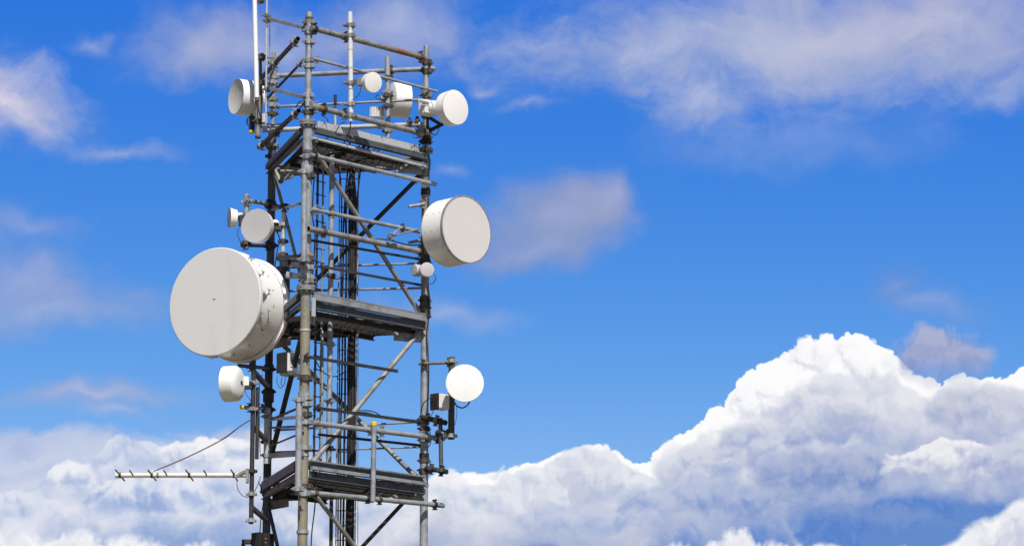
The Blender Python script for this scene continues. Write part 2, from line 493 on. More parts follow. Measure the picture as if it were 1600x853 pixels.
LEG = {'F': Vector((-2.1225, 33.027, 0)), 'R': Vector((-0.9286, 34.284, 0)), 'L': Vector((-2.6144, 34.689, 0))}
MID = (LEG['F'] + LEG['R'] + LEG['L']) / 3


def leg_at(k, py, off=(0, 0)):
    p = LEG[k]
    z = EYE.z + ray(800, py).z * p.y
    return Vector((p.x + off[0], p.y + off[1], z))


def face_n(face):
    a, b = LEG[face[0]], LEG[face[1]]
    d = (b - a).normalized()
    n = Vector((d.y, -d.x, 0))
    if n.dot((a + b) / 2 - MID) < 0:
        n = -n
    return a, d, n


def on(face, px, py, off=0.0):
    """point of a tower face (moved outwards by off metres) seen at px, py"""
    a, d, n = face_n(face)
    a = a + n * off
    r = ray(px, py)
    t = (a - EYE).dot(n) / r.dot(n)
    return EYE + r * t


PXM = 1 / 151.0       # one photograph pixel at the tower, in metres


class MB:
    def __init__(self):
        self.v, self.f, self.s, self.mi = [], [], [], []
        self.cur = 0

    def add(self, vs, fs, smooth=False):
        o = len(self.v)
        self.v += [tuple(p) for p in vs]
        for q in fs:
            self.f.append(tuple(o + i for i in q))
            self.s.append(smooth)
            self.mi.append(self.cur)

    @staticmethod
    def frame(d):
        d = d.normalized()
        up = Vector((0, 0, 1)) if abs(d.z) < 0.95 else Vector((1, 0, 0))
        x = d.cross(up).normalized()
        return x, x.cross(d).normalized(), d

    def tube(self, p0, p1, r, n=14, r1=None, caps=True, hollow=None):
        p0, p1 = Vector(p0), Vector(p1)
        r1 = r if r1 is None else r1
        x, y, d = self.frame(p1 - p0)
        cs = [(math.cos(2 * math.pi * i / n), math.sin(2 * math.pi * i / n)) for i in range(n)]
        A = [p0 + (x * c + y * s) * r for c, s in cs]
        B = [p1 + (x * c + y * s) * r1 for c, s in cs]
        self.add(A + B, [(i, (i + 1) % n, n + (i + 1) % n, n + i) for i in range(n)], True)
        for end, ring, rr, sgn in ((0, A, r, 1), (1, B, r1, -1)):
            if hollow is not None and end in hollow:
                p = p0 if end == 0 else p1
                I = [p + (x * c + y * s) * rr * 0.78 for c, s in cs]
                self.add(ring + I, [(i, (i + 1) % n, n + (i + 1) % n, n + i) for i in range(n)])
                k = self.cur
                self.cur = 1
                q = p + d * sgn * 0.25
                J = [q + (x * c + y * s) * rr * 0.78 for c, s in cs]
                self.add(I + J, [(i, (i + 1) % n, n + (i + 1) % n, n + i) for i in range(n)], True)
                self.add(J, [tuple(range(n))])
                self.cur = k
            elif caps:
                self.add(ring, [tuple(range(n)) if end else tuple(reversed(range(n)))])
        return self

    def lathe(self, c, axis, prof, n=48, smooth=True, sharp=()):
        """prof: list of (distance along the axis, radius); corners listed in sharp are split"""
        c = Vector(c)
        x, y, d = self.frame(Vector(axis))
        cs = [(math.cos(2 * math.pi * i / n), math.sin(2 * math.pi * i / n)) for i in range(n)]

        def ring(t, r):
            return [c + d * t + (x * a + y * b) * r for a, b in cs]
        for (t0, r0), (t1, r1) in zip(prof, prof[1:]):
            if r0 < 1e-6:
                self.add([c + d * t0] + ring(t1, r1), [(0, 1 + i, 1 + (i + 1) % n) for i in range(n)], smooth)
            elif r1 < 1e-6:
                self.add([c + d * t1] + ring(t0, r0), [(0, 1 + (i + 1) % n, 1 + i) for i in range(n)], smooth)
            else:
                self.add(ring(t0, r0) + ring(t1, r1), [(i, (i + 1) % n, n + (i + 1) % n, n + i) for i in range(n)], smooth)
        return self

    def box(self, c, ax, ay, az, sx, sy, sz, bev=0.0):
        """box centred on c with half sizes along three axes; bev trims the edges"""
        c = Vector(c)
        bm = bmesh.new()
        bmesh.ops.create_cube(bm, size=2.0)
        for v in bm.verts:
            v.co = Vector((v.co.x * sx, v.co.y * sy, v.co.z * sz))
        if bev:
            bmesh.ops.bevel(bm, geom=list(bm.edges), offset=bev, segments=2, affect='EDGES', clamp_overlap=True)
        bm.verts.index_update()
        vs = [c + ax * v.co.x + ay * v.co.y + az * v.co.z for v in bm.verts]
        self.add(vs, [[v.index for v in f.verts] for f in bm.faces])
        bm.free()
        return self

    def bar(self, p0, p1, w, h, up=Vector((0, 0, 1)), ext=0.0):
        """flat bar from p0 to p1, w across (horizontally), h along up"""
        p0, p1 = Vector(p0), Vector(p1)
        d = (p1 - p0)
        L = d.length / 2 + ext
        d.normalize()
        s = d.cross(up)
        s.normalize()
        u = s.cross(d).normalized()
        return self.box((p0 + p1) / 2, d, s, u, L, w / 2, h / 2, min(w, h) * 0.12)

    def channel(self, p0, p1, h, depth, out, t=0.008):
        """C-section beam: upright web and two flanges that point outwards"""
        p0, p1, out = Vector(p0), Vector(p1), Vector(out).normalized()
        z = Vector((0, 0, 1))
        self.bar(p0, p1, t, h)
        for s in (-1, 1):
            o = out * (depth / 2 + t / 2 + 0.001) + z * s * (h / 2 - t / 2)
            self.bar(p0 + o, p1 + o, depth, t)
        return self

    def path(self, pts, r, n=8, sub=6, bead=0.0):
        """smooth cable through points"""
        P_ = [Vector(p) for p in pts]
        out = []
        if len(P_) == 2:
            k = max(2, sub)
            out = [P_[0].lerp(P_[1], i / k) for i in range(k + 1)]
        else:
            Q = [2 * P_[0] - P_[1]] + P_ + [2 * P_[-1] - P_[-2]]
            for i in range(1, len(Q) - 2):
                a, b, c, d = Q[i - 1:i + 3]
                for j in range(sub):
                    t = j / sub
                    out.append(0.5 * ((2 * b) + (c - a) * t + (2 * a - 5 * b + 4 * c - d) * t * t + (3 * b - a - 3 * c + d) * t ** 3))
            out.append(P_[-1])
        rings = []
        px_ = None
        for i, p in enumerate(out):
            d = (out[min(i + 1, len(out) - 1)] - out[max(i - 1, 0)]).normalized()
            if px_ is None:
                x, y, _ = self.frame(d)
            else:
                x = (px_ - d * px_.dot(d)).normalized()
                y = d.cross(x)
            px_ = x
            rr = r * (1 + (bead if i % 2 else -bead))
            rings.append([p + (x * math.cos(2 * math.pi * k / n) + y * math.sin(2 * math.pi * k / n)) * rr for k in range(n)])
        vs = [v for rg in rings for v in rg]
        fs = [(a * n + k, a * n + (k + 1) % n, (a + 1) * n + (k + 1) % n, (a + 1) * n + k) for a in range(len(rings) - 1) for k in range(n)]
        self.add(vs, fs, True)
        self.add(rings[0], [tuple(reversed(range(n)))])
        self.add(rings[-1], [tuple(range(n))])
        return self

    def build(self, name, m, parent=None, label=None, m2=None):
        me = bpy.data.meshes.new(name)
        me.from_pydata(self.v, [], self.f)
        me.polygons.foreach_set('use_smooth', self.s)
        me.materials.append(m)
        if max(self.mi, default=0) > 0:
            me.materials.append(m2 or HOLE)
            me.polygons.foreach_set('material_index', self.mi)
        bm = bmesh.new()
        bm.from_mesh(me)
        bmesh.ops.recalc_face_normals(bm, faces=bm.faces)
        bm.to_mesh(me)
        bm.free()
        me.update()
        o = bpy.data.objects.new(name, me)
        C.objects.link(o)
        if parent is not None:
            root = parent
            o.parent = parent
            loc = Vector((0, 0, 0))
            while root is not None:
                loc += Vector(root.location) + (root.matrix_parent_inverse.translation if root.parent else Vector((0, 0, 0)))
                root = root.parent
            o.matrix_parent_inverse = Matrix.Translation(-loc)
        if label:
            o['label'] = label
        return o


def thing(name, loc, label, cat, group=None):
    o = bpy.data.objects.new(name, None)
    o.empty_display_size = 0.1
    C.objects.link(o)
    o.location = loc
    o['label'] = label
    o['category'] = cat
    if group:
        o['group'] = group
    return o


def tag(o, label, cat, group=None):
    o['label'] = label
    o['category'] = cat
    if group:
        o['group'] = group
    return o


Z = Vector((0, 0, 1))

# ================================================================== ground
gm = MB()
gm.add([(-4000, -4000, 0), (4000, -4000, 0), (4000, 4000, 0), (-4000, 4000, 0)], [(0, 1, 2, 3)])
gnd = gm.build('ground', GRASS)
gnd['kind'] = 'structure'

# ================================================================== tower
tower = thing('lattice_tower', (MID.x, MID.y, 0), 'three-legged grey steel lattice tower of tubes and platforms carrying all the dishes', 'tower')
for k, v in LEG.items():
    b = MB()
    b.box((v.x, v.y, 0.15), Vector((1, 0, 0)), Vector((0, 1, 0)), Z, 0.35, 0.35, 0.15, 0.03)
    b.build('footing', CONCRETE, tower)


def flange(parent, k, py, r, t=0.022, m=TUBE):
    p = leg_at(k, py)
    b = MB()
    b.lathe(p, Z, [(-t, 0.02), (-t, r), (-0.003, r), (-0.003, r * 0.97), (0.003, r * 0.97), (0.003, r), (t, r), (t, 0.02)], 24, False)
    for i in range(8):
        a = i * math.pi / 4 + 0.2
        q = p + Vector((math.cos(a), math.sin(a), 0)) * r * 0.82
        b.tube(q - Z * (t + 0.02), q + Z * (t + 0.02), 0.009, 6)
    return b.build('flange', m, parent)


def collar(parent, p, d, r, w, m=GALV, name='sleeve'):
    d = Vector(d).normalized()
    b = MB()
    b.lathe(Vector(p) - d * w / 2, d, [(0, r * 0.7), (0, r), (w, r), (w, r * 0.7)], 16, False)
    return b.build(name, m, parent)


def coupler(parent, p, d1, r1, d2=None, m=None, s=1.0):
    """scaffold clamp: two hinged half shells round the tube, flap bolts, and the saddle for the crossing tube"""
    d1 = Vector(d1).normalized()
    p = Vector(p)
    s *= 0.82
    x, y, _ = MB.frame(d1)
    if d2 is not None:
        d2 = Vector(d2).normalized()
        y = d1.cross(d2)
        y = y.normalized() if y.length > 0.1 else x
        x = y.cross(d1).normalized()
    b = MB()
    w = 0.026 * s
    b.lathe(p - d1 * w, d1, [(0, r1), (0, r1 + 0.011 * s), (2 * w, r1 + 0.011 * s), (2 * w, r1)], 14, False)
    for sx in (-1, 1):
        q = p + x * sx * (r1 + 0.020 * s)
        b.box(q, d1, x, y, w * 0.8, 0.018 * s, 0.014 * s, 0.003)
        b.tube(q - y * 0.045 * s + x * sx * 0.008, q + y * 0.045 * s + x * sx * 0.008, 0.0065 * s, 6)
        b.tube(q + y * 0.024 * s + x * sx * 0.008, q + y * 0.038 * s + x * sx * 0.008, 0.013 * s, 6)
    b.box(p - y * (r1 + 0.018 * s), d1, x, y, w, 0.024 * s, 0.014 * s, 0.003)
    return b.build('clamp', m or random.choice((GALV, TUBE, DARK, BROWN)), parent)


def seg(k, y0, y1, r, m, name='leg', label=None, off=(0, 0), parent=None):
    b = MB()
    z1 = leg_at(k, y0, off)
    z0 = leg_at(k, y1, off) if y1 is not None else Vector((LEG[k].x + off[0], LEG[k].y + off[1], 0.3))
    b.tube(z0, z1, r, 20)
    return b.build(name, m, parent or tower, label)


def standard(k, r, pieces, thin):
    """one leg: a root tube with joint sleeves and flanges; pieces = (y_top, y_bottom, material)"""
    y0, y1, m = pieces[0]
    leg = seg(k, y0, y1, r, m)
    for (a, c, m) in pieces[1:]:
        seg(k, a, c, r * 1.0, m, 'tube_length', None, (0, 0), leg)
    if thin:
        seg(k, thin[0], thin[1], thin[2], thin[3], 'top_tube', None, (0, 0), leg)
    return leg


# front leg
legF = standard('F', 0.051, [(192, 452, GALV), (452, 768, TAN), (768, None, TAN)], (20, 192, 0.034, GALV))
flange(legF, 'F', 193, 0.085)
flange(legF, 'F', 451, 0.095)
for py, r, w, m in ((238, 0.058, 0.03, SLATE), (262, 0.064, 0.10, GALV), (272, 0.06, 0.05, BROWN), (47, 0.05, 0.10, GALV), (158, 0.047, 0.13, GALV), (30, 0.042, 0.03, BROWN),
                    (412, 0.066, 0.08, BROWN), (428, 0.062, 0.07, GALV), (442, 0.06, 0.04, GALVL), (583, 0.062, 0.05, TAN), (617, 0.064, 0.06, GALV), (700, 0.057, 0.018, GALVL),
                    (711, 0.057, 0.018, GALVL), (765, 0.07, 0.05, GALV), (831, 0.062, 0.035, GALV), (516, 0.056, 0.02, GALVL)):
    collar(legF, leg_at('F', py), Z, r, w, m)
# right leg
legR = standard('R', 0.043, [(235, 516, TUBE), (516, 740, GALV), (740, None, GALV)], (72, 236, 0.029, GALV))
flange(legR, 'R', 235, 0.078, 0.016)
for py, r, w, m in ((180, 0.05, 0.06, DARK), (205, 0.05, 0.10, BROWN), (262, 0.05, 0.05, GALV), (300, 0.052, 0.07, DARK), (402, 0.052, 0.05, BROWN), (470, 0.056, 0.10, BROWN), (490, 0.06, 0.06, DARK),
                    (656, 0.056, 0.09, TUBE), (680, 0.054, 0.05, TUBE), (712, 0.052, 0.05, DARK), (738, 0.055, 0.03, BROWN), (758, 0.05, 0.03, GALV), (110, 0.04, 0.03, BROWN), (143, 0.04, 0.06, TUBE)):
    collar(legR, leg_at('R', py), Z, r, w, m)
# left leg: the shade cast on it is put into its dark colours
legL = standard('L', 0.043, [(205, 516, SLATE), (516, 745, DARK), (745, None, SLATE)], (82, 206, 0.022, GALV))
flange(legL, 'L', 228, 0.075, 0.016)
for py, r, w, m in ((118, 0.04, 0.09, GALV), (165, 0.036, 0.06, TUBE), (320, 0.055, 0.07, DARK), (384, 0.055, 0.06, DARK), (575, 0.055, 0.07, DARK), (618, 0.06, 0.14, DARK), (640, 0.052, 0.06, DARK), (770, 0.055, 0.06, DARK)):
    collar(legL, leg_at('L', py), Z, r, w, m)


def member(name, face, p0, p1, dia, off, m, clamps=(), hollow=None, flat=False, label=None, s=1.0):
    a, b_ = on(face, *p0, off), on(face, *p1, off)
    r = dia * PXM / 2
    b = MB()
    if flat:
        n = face_n(face)[2]
        b.bar(a, b_, r * 0.7, r * 2.0)
    else:
        b.tube(a, b_, r, 14, hollow=hollow)
    o = b.build(name, m, tower, label)
    for t in clamps:
        coupler(o, a.lerp(b_, t), b_ - a, r, Z, None, s * max(0.7, min(1.0, dia / 8)))
    return o



def arm(p, q, r, m=DARK, name='mounting_arm', cl=(), label=None, hollow=None):
    p, q = Vector(p), Vector(q)
    o = MB().tube(p, q, r, 12, hollow=hollow).build(name, m, tower, label)
    for t in cl:
        coupler(o, p.lerp(q, t), q - p, r, Z)
    return o


# ---- crown rails (front-right face, outside the legs)
o = member('rail', 'FR', (486, 44), (664, 91), 9.0, 0.075, TUBE, (0.03, 0.30, 0.96), label='thick top rail with orange rust towards its right end')
MB().tube(on('FR', 606, 75.7, 0.075), on('FR', 662, 90.5, 0.075), 4.56 * PXM, 14).build('rusty_end', RUST, o)
member('rail', 'FR', (490, 92), (683, 143.5), 4.8, 0.065, GALV, (0.03, 0.88))
o = member('rail', 'FR', (486, 166), (661, 209), 9.2, 0.08, TUBE, (0.04, 0.11, 0.29, 0.62, 0.97), label='thick lower crown rail rusting at its left end')
MB().tube(on('FR', 490, 167, 0.08), on('FR', 509, 171.6, 0.08), 4.66 * PXM, 14).build('rusty_end', RUST, o)
# back face
member('rail', 'LR', (428, 119), (680, 107.5), 8.2, 0.07, GALV, (0.02, 0.73, 0.96))
member('rail', 'LR', (428, 167), (664, 156), 4.2, 0.06, GALV, (0.03, 0.52, 0.95))
member('rail', 'LR', (410, 204), (664, 194.5), 8.0, 0.07, GALVL, (0.1, 0.9))
# left face: tubes that run back from the front leg
member('rail', 'FL', (465.5, 61), (408, 123), 7.6, 0.10, DARK, (0.07, 0.6), (0,), label='dark tube with an open end beside the front leg, upper one')
member('rail', 'FL', (466.5, 173.5), (405, 231), 7.8, 0.10, DARK, (0.08, 0.55, 0.93), (0,), label='dark tube with an open end beside the front leg, lower one')
member('rail', 'FL', (471, 98), (417, 155), 4.4, 0.07, DARK, (0.04, 0.7))
# side bars that hold the whip antennas (front-right face carried on past the front leg)
for (a, c, py) in ((at(420, 29.5, 33.72), at(478, 45, 33.0), 45), (at(420, 138, 33.72), at(479, 153.5, 33.0), 153.5)):
    o = MB().bar(a, c, 0.026, 0.037).build('outrigger_bar', GALV, tower)
    for t in (0.02, 0.97):
        coupler(o, a.lerp(c, t), c - a, 0.018, Z, None, 0.7)
arm(at(402, 197, 34.0), at(444, 198.5, 34.75), 0.016, GALV, 'outrigger_bar')
arm(at(404, 90, 34.0), at(437, 90.5, 34.72), 0.014, GALV, 'outrigger_bar', (0.1,))

# ---- white mounting pole of the small round dish
WP0, WP1 = on('FR', 548.4, 190, 0.175), on('FR', 547, 19.5, 0.175)
b = MB().tube(WP0, WP1, 0.0265, 18)
wp = b.build('mounting_pole', POLE_W, tower, 'bright white pole clamped upright to the crown rails')
for py in (58, 78, 107, 139):
    collar(wp, on('FR', 547.5, py, 0.175), Z, 0.0285, 0.012, GALVL, 'joint_ring')
for py, dx in ((40, -4), (56, -6), (130, 0), (163, 0), (181, -4)):
    p = on('FR', 547.7, py, 0.175)
    coupler(wp, p, WP1 - WP0, 0.0265, face_n('FR')[1], TUBE if dx else GALV, 1.0)
    MBx = MB()
    n = face_n('FR')[2]
    dd = face_n('FR')[1]
    MBx.tube(p - dd * 0.06 - n * 0.05, p + dd * 0.075 - n * 0.03, 0.016, 10)
    MBx.build('clamp_pin', GALV, wp)
# back pole of the rear drum antenna
b = MB().tube(on('LR', 606, 216, 0.03), on('LR', 605.5, 89, 0.03), 0.028, 16)
bp_ = b.build('mounting_pole', GALV, tower)
for py in (122, 144, 150, 166, 205):
    coupler(bp_, on('LR', 605.7, py, 0.03), Z, 0.028, face_n('LR')[1], random.choice((TUBE, GALV, BROWN)), 1.0)

# ---- platforms
A_F, d_FR, n_FR = face_n('FR')
_, d_FL, n_FL = face_n('FL')
_, d_LR, n_LR = face_n('LR')


def platform(zt, up_h, lo_h, gap, m_up, m_lo, deck_drop, left_m=SLATE, edge=TUBE, inset=0.05, split=False):
    root = bpy.data.objects.new('platform', None)
    C.objects.link(root)
    root.parent = tower
    root.matrix_parent_inverse = Matrix.Translation(-tower.location)
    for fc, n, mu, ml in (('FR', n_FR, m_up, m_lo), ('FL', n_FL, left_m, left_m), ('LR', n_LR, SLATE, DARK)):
        a, c = LEG[fc[0]], LEG[fc[1]]
        dd = (c - a).normalized()
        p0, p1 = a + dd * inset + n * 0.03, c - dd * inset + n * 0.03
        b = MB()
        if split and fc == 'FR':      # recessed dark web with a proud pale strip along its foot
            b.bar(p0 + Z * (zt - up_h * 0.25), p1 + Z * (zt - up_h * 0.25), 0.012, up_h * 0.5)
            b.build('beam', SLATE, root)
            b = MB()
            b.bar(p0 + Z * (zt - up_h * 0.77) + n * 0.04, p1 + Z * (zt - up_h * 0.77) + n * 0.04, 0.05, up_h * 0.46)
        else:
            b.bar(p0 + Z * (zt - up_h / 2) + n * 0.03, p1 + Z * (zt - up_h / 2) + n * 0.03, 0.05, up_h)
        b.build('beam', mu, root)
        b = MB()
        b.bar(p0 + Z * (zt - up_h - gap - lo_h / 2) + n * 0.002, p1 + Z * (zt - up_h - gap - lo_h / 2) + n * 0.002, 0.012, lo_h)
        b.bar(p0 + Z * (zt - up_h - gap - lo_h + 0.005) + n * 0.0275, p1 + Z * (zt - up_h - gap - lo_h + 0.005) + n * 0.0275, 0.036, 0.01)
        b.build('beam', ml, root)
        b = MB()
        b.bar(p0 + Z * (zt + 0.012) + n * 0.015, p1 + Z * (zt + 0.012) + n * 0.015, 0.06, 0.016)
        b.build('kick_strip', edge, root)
    # deck: open grating of bearing bars and cross rods, trimmed to the triangle
    b = MB()
    zd = zt - up_h - deck_drop
    F_, R_, L_ = LEG['F'], LEG['R'], LEG['L']
    cen = MID

    def shr(p):
        return cen + (p - cen) * 0.90
    F_, R_, L_ = shr(F_), shr(R_), shr(L_)
    nb = 26
    for i in range(1, nb):
        t = i / nb
        a, c = F_.lerp(L_, t), F_.lerp(R_, t)
        b.bar(a + Z * zd, c + Z * zd, 0.007, 0.035)
    for i in range(1, 16):
        t = i / 16
        a, c = L_.lerp(R_, t), (L_.lerp(F_, t) if False else F_.lerp(R_, t))
        b.bar(a + Z * (zd + 0.012), c + Z * (zd + 0.012), 0.008, 0.008)
    for p, q in ((F_, R_), (R_, L_), (L_, F_)):
        b.bar(p + Z * zd, q + Z * zd, 0.008, 0.045)
    b.build('grating', DARK, root)
    # joists under the grating
    b = MB()
    for t in (0.3, 0.62):
        b.channel(F_.lerp(L_, t) + Z * (zd - 0.05), R_.lerp(L_, t) + Z * (zd - 0.05), 0.05, 0.025, n_FR)
    b.build('joist', DARK, root)
    return root


zT = on('FR', 500, 204.5, 0.03).z
plT = platform(zT, 0.055, 0.03, 0.02, SLATE, BAND, 0.03)
# tall pale toe board on the front-right side of the top platform
b = MB()
p0, p1 = on('FR', 496, 197, 0.045), on('FR', 655, 232, 0.045)
p1.z = p0.z
b.bar(p0 + Z * 0.005, p1 + Z * 0.005, 0.012, 0.10)
b.build('toe_board', GALVL, plT, 'pale grey toe board along the front of the top platform')
b = MB()
a_ = on('FL', 474, 203, 0.045)
c_ = on('FL', 430, 243, 0.045)
c_.z = a_.z
b.bar(a_, c_, 0.012, 0.09)
b.build('toe_board', SLATE, plT)

zM = on('FR', 502, 463, 0.03).z
plM = platform(zM, 0.068, 0.085, 0.003, BAND, SLATE, 0.10)
zB = on('FR', 500, 724, 0.03).z
plB = platform(zB, 0.085, 0.085, 0.003, BAND, SLATE, 0.08, split=True)
# ---- rails and bars below the top platform, front-right face
R_ = member
R_('rail', 'FR', (488, 216), (668, 261.5), 4.6, 0.07, GALVL, (0.03, 0.95))
R_('rail', 'FR', (484, 242), (681, 288.5), 6.8, 0.10, GALV, (0.04, 0.17, 0.92))
R_('rail', 'FR', (486, 327), (655, 362), 6.6, 0.07, GALV, (0.04, 0.2, 0.84))
R_('rail', 'FR', (482, 357.5), (660, 393.5), 9.2, 0.11, TUBE, (0.13, 0.98), (0,))
R_('tie_bar', 'FR', (486, 375.5), (658, 405.5), 4.0, 0.02, DARK, flat=True)  # flat bars: the shade on them is put into the near-black colour
R_('tie_bar', 'FR', (500, 416), (658, 445.5), 4.2, 0.02, DARK, (0.02,), flat=True)
R_('tie_bar', 'FR', (475, 556.5), (621.5, 579.8), 5.0, 0.06, DARK, (0.03,), flat=True)
R_('tie_bar', 'FR', (494, 637), (657, 659.5), 5.0, 0.05, DARK, (0.02, 0.98), flat=True)
R_('rail', 'FR', (488, 660.5), (693, 685.5), 8.0, 0.10, GALV, (0.03, 0.43, 0.52, 0.83, 0.95))
R_('tie_bar', 'FR', (497, 678.5), (657, 695.5), 4.2, 0.02, DARK, flat=True)
R_('rail', 'FR', (484, 769.5), (693, 789.5), 7.8, 0.11, GALV, (0.04, 0.42, 0.51, 0.93))
# guard post with a yellow cap
gp0, gp1 = on('FR', 582.5, 783, 0.165), on('FR', 584.4, 662, 0.165)
b = MB().tube(gp0, gp1, 0.0265, 16)
gpost = b.build('guard_post', GALV, tower, 'grey post topped with a yellow cap')
b = MB().lathe(gp1, Z, [(-0.02, 0.030), (0.012, 0.031), (0.022, 0.024), (0.026, 0.0)], 16)
b.build('cap', YELLOW, gpost)

# back face: sunlit thin ties seen through the tower
for p0, p1, dia in (((428, 419), (660, 411.5), 3.6), ((428, 455.5), (660, 450), 3.8), ((428, 672), (660, 658.5), 3.6), ((428, 706), (660, 698), 3.2), ((426, 264), (660, 258), 3.0)):
    R_('tie_bar', 'LR', p0, p1, dia, 0.03, GALV)
# left face
for p0, p1, dia, m, fl in (((474, 223.5), (432, 256), 4.4, GALV, False), ((474, 651), (421, 655), 5.5, GALVL, True), ((474, 665.5), (421, 668), 3.6, SLATE, True), ((474, 708), (421, 712), 8.0, BAND, True),
                          ((474, 675), (421, 697), 3.0, DARK, False), ((474, 634), (424, 655), 4.0, DARK, False), ((472, 318.5), (424, 328), 4.2, GALV, True)):
    R_('tie_bar', 'FL', p0, p1, dia, 0.02, m, flat=fl)

# ---- diagonal braces
for face, p0, p1, dia, m, off in (('FR', (487, 227), (657, 491), 7.2, TUBE, -0.02), ('LR', (660, 271), (424, 508), 7.2, DARK, 0.0), ('FL', (425, 258), (474, 448), 5.6, TAN, 0.0),
                                  ('FR', (659, 514), (482, 730), 8.2, TUBE, -0.02), ('LR', (424, 521), (656, 751), 7.6, TUBE, 0.0), ('FL', (474, 514), (424, 712), 8.5, DARK, 0.0),
                                  ('FR', (484, 762), (640, 964), 7.0, TUBE, -0.02), ('LR', (660, 753), (420, 1010), 6.4, DARK, 0.0), ('FL', (416, 776), (465, 990), 6.2, SLATE, 0.0)):
    o = R_('brace', face, p0, p1, dia, off, m)
    for p, q in ((p0, p1), (p1, p0)):
        a, c = on(face, *p, off), on(face, *q, off)
        d = (c - a).normalized()
        n = face_n(face)[2]
        s_ = d.cross(n).normalized()
        MB().box(a + d * 0.06, d, s_, n, 0.07, 0.035, 0.007, 0.002).build('gusset', random.choice((GALV, TUBE, DARK)), o)

# ---- upright tubes clipped beside the legs
for pts, r, m, lab in (((on('FR', 475, 406, 0.11), on('FR', 475.5, 266, 0.11)), 0.033, GALV, None), ((on('FR', 466, 764, 0.13), on('FR', 467.5, 622, 0.13)), 0.034, GALV, None)):
    b = MB().tube(pts[0], pts[1], r, 16, hollow=(0, 1))
    o = b.build('sleeve_tube', m, tower)
    for t in (0.0, 0.98):
        coupler(o, pts[0].lerp(pts[1], t), Z, r, d_FR, GALV, 1.1)
b = MB()
q0, q1 = leg_at('L', 727, (0.0, -0.12)), leg_at('L', 641, (0.0, -0.12))
b.tube(q0, q1, 0.033, 16, hollow=(0, 1))
o = b.build('sleeve_tube', GALVL, tower)
for t in (0.15, 0.85):
    coupler(o, q0.lerp(q1, t), Z, 0.033, d_FR, GALV)

# inner uprights
for pts, r, m in ((((519, 239), (514, 725)), 0.029, GALV), (((518, 762), (516, 1500)), 0.02, DARK), (((497, 244), (486, 735)), 0.013, DARK), (((505, 262), (500, 740)), 0.011, TUBE)):
    (ax, ay), (bx, by) = pts
    off = -0.22 if r > 0.025 else -0.32
    p, q = on('FR', ax, ay, off), on('FR', bx, by, off)
    q.x, q.y = p.x + (q.x - p.x) * 0.15, p.y + (q.y - p.y) * 0.15
    q.z = max(q.z, 0.02)
    b = MB().tube(p, q, r, 14)
    o = b.build('inner_tube', m, tower)
    if r > 0.025:
        for t in (0.01, 0.2, 0.4, 0.62, 0.8, 0.95):
            coupler(o, p.lerp(q, t), Z, r, d_FR)

for i, py in enumerate(range(282, 735, 21)):
    p = on('FR', 493.5 - i * 0.25, py, -0.30)
    MB().tube(p, p + d_FR * 0.155 - n_FR * 0.02, 0.0065, 8).build('step_rung', DARK, tower)
# ---- stand-off poles and arms that hold the dishes
# left pole carrying the two small dishes
YE = 34.3
arm(at(384.5, 389, YE), at(385.5, 303.5, YE), 0.029, GALV, 'mounting_pole', (0.1, 0.85))
arm(at(383, 312.5, YE - 0.07), leg_at('L', 322, (0, -0.06)), 0.022, TUBE, cl=(0.1, 0.9))
arm(at(378, 383, YE - 0.05), leg_at('L', 386, (0, -0.06)), 0.02, DARK, cl=(0.1, 0.9))
# pale upright between the left and front legs
YV = 33.85
o = arm(at(442, 402, YV), at(443.5, 320, YV), 0.024, GALVL, 'mounting_pole', (0.05, 0.3, 0.62, 0.97))
arm(at(440, 323, YV), leg_at('L', 322), 0.018, DARK)
arm(at(444, 325, YV), at(470, 318.5, 33.2), 0.016, GALV, cl=(0.05,))
arm(at(436, 404, YV), at(470, 402, 33.15), 0.03, DARK)
# frame behind the big drum
YB = 33.95
o = arm(at(447, 522, YB), at(447, 402, YB), 0.04, SLATE, 'mounting_pole', label='dark upright pipe behind the large drum dish')
for ya, yb in ((412, 413), (432, 430), (500, 497)):
    p, q = at(440, ya, YB), leg_at('F', yb, (-0.03, 0.02))
    MB().bar(p, q, 0.05, 0.055).build('mounting_arm', random.choice((SLATE, DARK)), tower)
    MB().bar(at(447, ya + 4, YB), leg_at('L', ya + 12), 0.04, 0.045).build('mounting_arm', DARK, tower)
MB().box(at(455, 430, 33.5), d_FR, n_FR, Z, 0.065, 0.012, 0.03, 0.004).build('bracket_plate', GALVL, tower)
MB().box(at(457, 411, 33.55), d_FR, n_FR, Z, 0.09, 0.03, 0.035, 0.004).build('bracket_plate', DARK, tower)
MB().box(at(484, 404, 33.0), d_FR, n_FR, Z, 0.03, 0.03, 0.045, 0.004).build('bracket_plate', mat('ochre_primer', (0.42, 0.27, 0.09), (0.30, 0.2, 0.1), None, 20), tower)
MB().box(at(490, 480, 32.98), d_FR, n_FR, Z, 0.022, 0.012, 0.10, 0.004).build('bracket_plate', GALVL, tower)

# long left pole (yagi and small dish)
YP = 33.66
lp0, lp1 = at(391, 818, YP), at(396.5, 563, YP)
lp0.x = lp1.x = (lp0.x + lp1.x) / 2 + 0.004
lpole = arm(lp0, lp1, 0.024, DARK, 'mounting_pole', (0.02, 0.18, 0.32, 0.70, 0.86), label='slim upright pole beside the left leg with the yagi on it')
MB().tube(Vector((lp0.x + 0.045, lp0.y + 0.04, at(400, 716, YP).z)), Vector((lp0.x + 0.045, lp0.y + 0.04, at(400, 604, YP).z)), 0.02, 12).build('mounting_pole', DARK, tower)
arm(at(373.5, 571, YP - 0.06), leg_at('L', 577, (0, -0.07)), 0.02, DARK, cl=(0.4,))
yarm = arm(at(378, 636, YP - 0.06), leg_at('L', 640, (0, -0.07)), 0.019, GALV, cl=(0.3, 0.8), label='short tube with a yellow end cap')
pc = at(378, 636, YP - 0.06)
